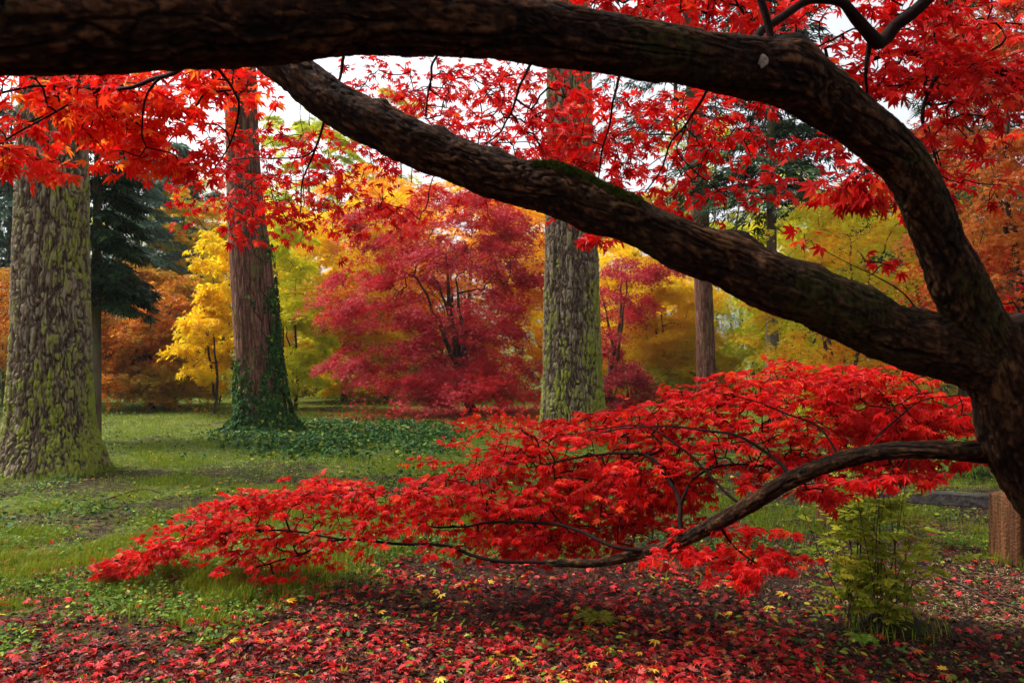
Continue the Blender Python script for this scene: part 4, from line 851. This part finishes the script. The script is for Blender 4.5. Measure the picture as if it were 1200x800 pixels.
# ------------------------------------------------------------------ low rail barrier, stump with shoots, fern, twigs
def box(c, ax, ay, az, hx, hy, hz, bev=.008, n=5):
    """bevelled box, each face subdivided a little and roughened"""
    pts = []; q = []
    import itertools
    s = np.array(list(itertools.product((-1, 1), repeat=3)), float)
    V = []; Fc = []
    h = np.array([hx, hy, hz])
    for a in range(3):
        for sg in (-1, 1):
            b_, c_ = [i for i in range(3) if i != a]
            g = np.linspace(-1, 1, n); G1, G2 = np.meshgrid(g, g, indexing='ij'); P = np.zeros((n, n, 3))
            P[..., a] = sg * h[a]; P[..., b_] = G1 * (h[b_] - bev); P[..., c_] = G2 * (h[c_] - bev)
            k = sum(len(v) for v in V); f = gridfaces(n, n) + k; V.append(P.reshape(-1, 3)); Fc.append(f)
    V = np.concatenate(V); Fc = np.concatenate(Fc)
    # bevel strips by convex hull through bmesh
    import bmesh
    bm = bmesh.new()
    for v in V[np.unique(np.concatenate([np.where((np.abs(np.abs(V) - (h - bev)) < 1e-6).sum(1) == 2)[0]]))]: bm.verts.new(v)
    bmesh.ops.convex_hull(bm, input=bm.verts); bmesh.ops.subdivide_edges(bm, edges=[e for e in bm.edges if e.calc_length() > bev * 3], cuts=3, use_grid_fill=True)
    bmesh.ops.triangulate(bm, faces=bm.faces)
    bm.verts.index_update(); V = np.array([v.co[:] for v in bm.verts]); Fc = np.array([[v.index for v in f.verts] for f in bm.faces]); bm.free()
    V = V + .004 * (np.stack([vn(V[:, 0] * 14 + c[0], V[:, 1] * 14, V[:, 2] * 14 + k * 9) for k in range(3)], -1) - .5)
    return np.asarray(c) + V[:, :1] * ax + V[:, 1:2] * ay + V[:, 2:] * az, Fc
X3, Y3, Z3 = np.eye(3)
pA = at(1199, 620, 5.45); pA[2] = 0; pB = at(983, 600, 6.35); pB[2] = 0
ga, gb = float(gz(pA[0], pA[1])), float(gz(pB[0], pB[1]))
fence = thing('rail_barrier', 'low wooden rail barrier with squared posts at the right edge', 'barrier', (float(pA[0]), float(pA[1]), ga))
ax = nrm((pB - pA)); ay = np.cross(Z3, ax)
tops = [EYE - (578 - 420) / F * 5.45 + .0, EYE - (565 - 420) / F * 6.35]
for p, g, tz in ((pA, ga, tops[0]), (pB, gb, tops[1])):
    zb = g - .15; V, Q = box(np.array([p[0], p[1], (tz + zb) / 2]), X3 * .98 + Y3 * .2, Y3 * .98 - X3 * .2, Z3, .165 if p is pA else .13, .13, (tz - zb) / 2, .012)
    sub(fence, 'post', V, Q, M['post_wood'])
ra = pA + ax * .16 + [0, 0, tops[0] - .075]; rb = pB - ax * .12 + [0, 0, tops[1] - .07]; rax = nrm(rb - ra); ray = nrm(np.cross(Z3, rax)); raz = np.cross(rax, ray)
V, Q = box((ra + rb) / 2, rax, ray, raz, np.linalg.norm(rb - ra) / 2, .055, .044, .006); sub(fence, 'rail', V, Q, M['rail_wood'])
# continuing rail beyond the right edge and left of the second post
pC = pA - ax * 1.9; pC[2] = 0; gc = float(gz(pC[0], pC[1])); V, Q = box(np.array([pC[0], pC[1], gc + .2]), X3, Y3, Z3, .15, .13, .35, .012); sub(fence, 'post', V, Q, M['post_wood'])
rb2 = pC + ax * .16 + [0, 0, .40]; ra2 = pA - ax * .19 + [0, 0, tops[0] - .075]; rx = nrm(rb2 - ra2); ry = nrm(np.cross(Z3, rx)); V, Q = box((ra2 + rb2) / 2, rx, ry, np.cross(rx, ry), np.linalg.norm(rb2 - ra2) / 2, .06, .034, .006); sub(fence, 'rail', V, Q, M['rail_wood'])

def stump(name, label, px, py, D, rpx, hpx, mat, off=0, k=60):
    c = at(px, py, D); g = float(gz(c[0], c[1])); t = thing(name, label, 'tree stump', (float(c[0]), float(c[1]), g))
    r = rpx * mpp(D); h = hpx * mpp(D); a = np.arange(k) * 2 * math.pi / k; zz = np.linspace(-.06, h, 26)
    A, Z = np.meshgrid(a, zz); e = .55 + .45 * vn(np.cos(A) * 1.6 + px, np.sin(A) * 1.6, 0)
    rr = r * (.62 + .75 * np.exp(-np.maximum(Z, 0) / (h * .45)) * e + .18 * (fbm(np.cos(A) * 4, np.sin(A) * 4, Z * 18) - .5))
    topz = h * (.75 + .5 * vn(np.cos(A) * 1.2 + 3, np.sin(A) * 1.2, 1)); Zf = np.where(Z > 0, Z / h * topz, Z)
    V = np.stack([rr * np.cos(A), rr * np.sin(A), Zf], -1).reshape(-1, 3); rg = [V]; last = V[-k:]
    for f in (.8, .5, .2, .02):
        q = last * [f, f, 1] - [0, 0, h * .12 * (1 - f)]; q[:, 2] = q[:, 2] * f + (1 - f) * last[:, 2].mean() - .1 * h; rg.append(q)
    V = np.concatenate(rg); mk('wood', V, gridfaces(len(V) // k, k, True), mat, parent=t, smooth=True); return t, r, h
st1, sr, sh = stump('tree_stump', 'dark rotten mossy stump under the leafy shoots', 1048, 738, 4.05, 40, 15, M['stump_wood'])
st2, _, _ = stump('tree_stump', 'tiny dark stump in the grass near the left end of the red branch', 158, 655, 5.5, 6, 10, M['stump_wood'], k=24)

def pinnate(P0, d0, up, Ln, nl, lw):
    """one compound leaf: midrib points and leaflets"""
    side = nrm(np.cross(up, d0)); out = []; LPs, LDs, LNs, LSs = [], [], [], []
    u = np.linspace(.25, 1, nl)
    for v in u:
        p = P0 + d0 * Ln * v + np.array([0, 0, -.22 * Ln * v * v])
        for s in ((-1, 1) if v < 1 else (0,)):
            LPs.append(p); LDs.append(nrm(side * s * .85 + d0 * (.55 if s else 1) + [0, 0, -.15] + .12 * R.normal(size=3))); LNs.append(nrm(up + .25 * R.normal(size=3))); LSs.append(lw * (1.1 - .45 * abs(v - .5)))
    return LPs, LDs, LNs, LSs
c = np.array(st1.location)
shoots = thing('leafy_shoots', 'olive green leafy shoots sprouting from the rotten stump', 'sapling', tuple(c))
sk = Skel(9000); LPs, LDs, LNs, LSs = [], [], [], []
for k in range(26):
    a = R.uniform(0, 6.28); rr_ = R.uniform(.02, .16); b0 = c + [rr_ * math.cos(a) - .12, rr_ * math.sin(a) * .8, 0]
    h = R.uniform(.35, 1.0); lean = np.array([R.normal(-.02, .12), R.normal(0, .09), 0]); tip = b0 + lean + [0, 0, h]
    ids = sk.poly([b0, (b0 + tip) / 2 + R.normal(0, .015, 3), tip], [.0035, .0026, .0014], par=-1, step=.035, wob=.004)
    for j in ids[3:]:
        if R.random() < .55:
            aa = R.uniform(0, 6.28); d0 = nrm(np.array([math.cos(aa), math.sin(aa), R.uniform(.1, .6)])); q = pinnate(sk.p[j], d0, np.array([0, 0, 1.]) + .3 * R.normal(size=3), R.uniform(.12, .21), 6, R.uniform(.036, .054))
            LPs += q[0]; LDs += q[1]; LNs += q[2]; LSs += q[3]
sk.rr = sk.r[:sk.n]; V, Q = sk.mesh(5); sub(shoots, 'stems', V, Q, M['tree_bark'])
V, Q = leaves(np.array(LPs), np.array(LDs), np.array(LNs), np.array(LSs), OVAL); sub(shoots, 'foliage', V, Q, M['olive'])
def fern(label, px, py, D, Lf, nf, mat):
    c = at(px, py, D); g = float(gz(c[0], c[1])); t = thing('fern', label, 'fern', (float(c[0]), float(c[1]), g)); c = np.array(t.location)
    sk = Skel(2000); A = [[], [], [], []]
    for k in range(nf):
        a = k * 2 * math.pi / nf + R.uniform(-.3, .3); o = np.array([math.cos(a), math.sin(a), 0]); L_ = Lf * R.uniform(.7, 1.1)
        u = np.linspace(0, 1, 26); pts = c + o * (u * L_ * .9)[:, None] + Z3 * (L_ * (1.0 * u - .95 * u * u))[:, None]; par = -1
        for i, q in enumerate(pts): par = sk.add(q, par, .0016 * (1 - .7 * u[i]))
        s = np.cross(Z3, o)
        for i in range(3, 26):
            for sg in (-1, 1):
                T = nrm(pts[min(i + 1, 25)] - pts[i - 1]); A[0].append(pts[i]); A[1].append(nrm(s * sg + T * .35 + [0, 0, -.1])); A[2].append(nrm(np.cross(T, s) * -1 + .1 * R.normal(size=3))); A[3].append(L_ * .26 * math.sin(math.pi * min(1, (u[i] * .9 + .12))) + .004)
    sk.rr = sk.r[:sk.n]; V, Q = sk.mesh(4); sub(t, 'stalks', V, Q, M['olive']); V, Q = leaves(*[np.array(x) for x in A[:2]], np.array(A[2]) * [1, 1, 1], np.array(A[3]), NEEDLE); sub(t, 'fronds', V, Q, mat)
fern('small dull green fern among the fallen leaves at the bottom centre', 700, 728, 4.2, .17, 9, M['olive'])
fern('small fern at the foot of the leafy shoots', 1012, 752, 3.85, .12, 7, M['bright_green'])

def ctwig(label, pts, r):
    P = np.array([list(at(x, y, 1.0)) for x, y in pts]); O = np.array([0, 0, EYE]); D = P - O; t = -EYE / D[:, 2]; G = O + D * t[:, None]; G[:, 2] = gz(G[:, 0], G[:, 1]) + .02
    V, Q = limb(G, np.linspace(r, r * .5, len(G)), step=.02, k=10, rough=.2); o = mk('fallen_twig', V, Q, M['tree_bark'], smooth=True, origin=tuple(G[0])); tag(o, label, 'twig')
ctwig('long thin twig lying on the path below the post', [(1080, 672), (1130, 692), (1155, 705), (1200, 718)], .007)
ctwig('short pale stick near the long twig on the path', [(1095, 728), (1118, 722), (1140, 730)], .006)
ctwig('stick on the moss beside the left fir', [(120, 590), (165, 575), (190, 578)], .01)

# ------------------------------------------------------------------ ground cover
def frustum(n, d0, d1, p=1.0, wide=.95):
    u = R.random(n); D = (d0 ** (1 - p) + u * (d1 ** (1 - p) - d0 ** (1 - p))) ** (1 / (1 - p)) if p != 1 else d0 * (d1 / d0) ** u
    x = R.uniform(-wide, wide, n) * D; return x, D
GM = leafmat
def blades(x, y, h, w, mat, name, label):
    n = len(x); B_ = np.stack([x, y, gz(x, y) - .004], -1); a = R.uniform(0, 2 * math.pi, n); o = np.stack([np.cos(a), np.sin(a), 0 * a], -1); s = np.stack([-np.sin(a), np.cos(a), 0 * a], -1)
    lean = R.uniform(.1, .8, n)[:, None] * h[:, None]
    m = B_ + o * lean * .35 + Z3 * h[:, None] * .6; t = B_ + o * lean + Z3 * h[:, None] * .95; ww = w[:, None] * s
    V = np.stack([B_ - ww, B_ + ww, m + ww * .8, m - ww * .8, t], 1).reshape(-1, 3); i = (np.arange(n) * 5)[:, None]
    o_ = mk(name, V, [np.concatenate([i, i + 1, i + 2, i + 3], 1), np.concatenate([i + 3, i + 2, i + 4], 1)], mat); tag(o_, label, 'grass', kind='stuff'); return o_
x, y = frustum(500000, 4.0, 34, 1.5); g = grassiness(x, y)
tu = .5 * fbm(x * 5, y * 5, 0, 2) + .5 * fbm(x * 1.9 + 8, y * 1.9, 0, 2); m = R.random(len(x)) < g ** 1.2 * sstep(.38, .56, tu) * 1.3; x, y, g, tu = x[m], y[m], g[m], tu[m]
h = (.014 + .085 * R.random(len(x)) * sstep(.40, .68, tu) + .012 * R.random(len(x))) * (1 + .02 * y); w = .0014 * (1 + y * .09)
blades(x, y, h, w, M['grass'], 'grass', 'short green grass growing over the clearing')
bx_, by_ = [], []
for (cx_, cy_, r_, k_) in ((x1, y1, .62, 900), (x2, y2, .55, 500), (float(pA[0]), float(pA[1]), .19, 260), (float(pB[0]), float(pB[1]), .16, 200), (float(st1.location[0]), float(st1.location[1]), .2, 160)):
    a_ = R.uniform(0, 6.28, k_); q_ = r_ * (1 + .35 * R.random(k_) ** 2); bx_.append(cx_ + q_ * np.cos(a_)); by_.append(cy_ + q_ * np.sin(a_))
x, y = np.concatenate(bx_), np.concatenate(by_); blades(x, y, R.uniform(.04, .12, len(x)), .0018 * (1 + y * .08), M['grass'], 'rough_grass', 'longer grass left standing round the trunks and posts')
x, y = frustum(60000, 4.5, 24, 1.4); g = grassiness(x, y); m = R.random(len(x)) < .5 * sstep(.5, .7, fbm(x * 1.3 + 40, y * 1.3)) * (g > .1); x, y = x[m], y[m]
blades(x, y, R.uniform(.02, .07, len(x)), .0014 * (1 + y * .08), M['straw'], 'dry_grass', 'straw coloured dry grass tufts in the clearing')
def scatter(name, label, cat_, x, y, size, T, mat, lift=.012, tilt=.35, cup=None):
    n = len(x); P = np.stack([x, y, gz(x, y) + R.uniform(.003, lift, n)], -1); d = nrm(np.stack([R.normal(size=n), R.normal(size=n), R.normal(0, tilt * .5, n)], -1))
    V, Q = (multi(P, d, nrm(Z3 + tilt * rdir(n)), size, T) if isinstance(T, (list,)) else leaves(P, d, nrm(Z3 + tilt * rdir(n)), size, T, cup))
    o = mk(name, V, Q, mat); tag(o, label, cat_, kind='stuff'); return o
# weeds
x, y = frustum(205000, 3.0, 24, 1.4); wm = sstep(.44, .60, fbm(x * 2.3 + 9, y * 2.3 + 3)); m = R.random(len(x)) < wm * (.09 + .91 * (grassiness(x, y) > .15)); x, y = x[m], y[m]
scatter('weeds', 'small leafy weeds dotted through the grass', 'weeds', x, y, R.uniform(.012, .038, len(x)) * (1 + y * .03), OVAL, M['weed'], .05, .8)
x, y = frustum(26000, 5.5, 20, 1.4); cm = sstep(.60, .66, vn(x * 1.6 + 31, y * 1.1 + 4)) * sstep(-1, 1, 2.2 - x); m = R.random(len(x)) < cm * (grassiness(x, y) > .1); x, y = x[m], y[m]
scatter('herbs', 'clumps of broader leaved herbs and nettles in the lawn', 'weeds', x, y, R.uniform(.03, .06, len(x)) * (1 + y * .02), OVAL, M['ivy'], .11, .9)
# ivy carpet around the reddish trunk
x = R.uniform(-6.6, 1.0, 60000); y = R.uniform(10.4, 19.5, 60000); pxx = pxg(x, y)
e = np.hypot((pxx - 410) / 165, (y - 14.3) / 3.6) + .5 * (fbm(x, y) - .5); m = R.random(len(x)) < sstep(1.15, .55, e) * (.15 + .85 * sstep(.38, .58, fbm(x * 2, y * 1.2, 0, 4))); x, y = x[m], y[m]
scatter('ivy_ground_cover', 'dark ivy carpet spreading between ivy trunk and crimson maple', 'ground cover', x, y, R.uniform(.035, .075, len(x)), HEART, M['ivy'], .09, .9)
# rotting litter
x, y = frustum(110000, 2.6, 16, 1.7); g = grassiness(x, y); m = R.random(len(x)) < (1.15 - g) * .8; x, y = x[m], y[m]
scatter('leaf_litter', 'brown rotting leaf litter and needles on bare soil', 'leaf litter', x, y, R.uniform(.008, .035, len(x)), OVAL, M['litter_brown'], .016, .55)
# dry needles on the path
x, y = frustum(180000, 4.2, 16, 1.5); g = grassiness(x, y); m = R.random(len(x)) < (1 - g) * sstep(.5, .9, (x - 1.35) / y * 4.2 + .3) * sstep(.3, .6, fbm(x * 1.5, y * 3)); x, y = x[m], y[m]
scatter('dry_needles', 'tan dry needles and chips lying on the path by the rail', 'needle litter', x, y, R.uniform(.015, .045, len(x)), NEEDLE, M['needles_dry'], .014, .3)
# fallen maple leaves
def fallen(n, d0, d1, p): return frustum(n, d0, d1, p)
x, y = frustum(27000, 2.4, 9.0, 1.6); m = R.random(len(x)) < (1.05 - grassiness(x, y)) * .5; x, y = x[m], y[m]
scatter('decayed_leaves', 'dark brown decayed maple leaves matted on the soil', 'leaf litter', x, y, R.uniform(.02, .04, len(x)), [T7, T5], M['litter_brown'], .02, .45)
x, y = frustum(56000, 2.4, 8.0, 1.6); px_ = pxg(x, y)
core = sstep(6.3, 4.9, y) * (.36 + .64 * sstep(-2.2, -.9, x)) + .40 * sstep(4.3, 3.5, y)
core = core * (1 - .90 * sstep(1.05, 1.6, x)) * (.34 + .66 * sstep(.36, .60, fbm(x * 2.0, y * 2.6, 0, 4)))
edge = .05 * sstep(8, 5.5, y); m = R.random(len(x)) < np.clip(core + edge, 0, 1) * .72; x, y = x[m], y[m]
scatter('fallen_leaves', 'carpet of fallen red maple leaves beneath the low branch', 'fallen leaves', x, y, R.uniform(.020, .043, len(x)), [T7, T5, T7b], M['litter_red'], .035, .5)
x, y = frustum(2600, 2.5, 6.0, 1.4); m = R.random(len(x)) < np.clip(.05 + .9 * sstep(1.5, .6, x) * sstep(-.9, .1, x) * sstep(.45, .62, fbm(x * 2 + 7, y * 2)), 0, 1) * .75; x, y = x[m], y[m]
scatter('fallen_yellow_leaves', 'scattered yellow maple leaves among the fallen red ones', 'fallen leaves', x, y, R.uniform(.028, .05, len(x)), [T7, T5], M['litter_yellow'], .04, .5)
x, y = frustum(5200, 8, 30, 1.2); m = R.random(len(x)) < sstep(.4, .65, fbm(x * .6 + 3, y * .6)); x, y = x[m], y[m]
scatter('far_fallen_leaves', 'yellow leaves fallen on the far lawn', 'fallen leaves', x, y, R.uniform(.03, .05, len(x)), KITE5w, M['litter_yellow'], .03, .4)
x = R.normal(-.6, 1.9, 9000); y = R.normal(19.3, 1.6, 9000)
scatter('crimson_fallen_leaves', 'crimson leaves fallen under the crimson maple', 'fallen leaves', x, y, R.uniform(.035, .055, len(x)), KITE5w, M['crimson'], .04, .4)
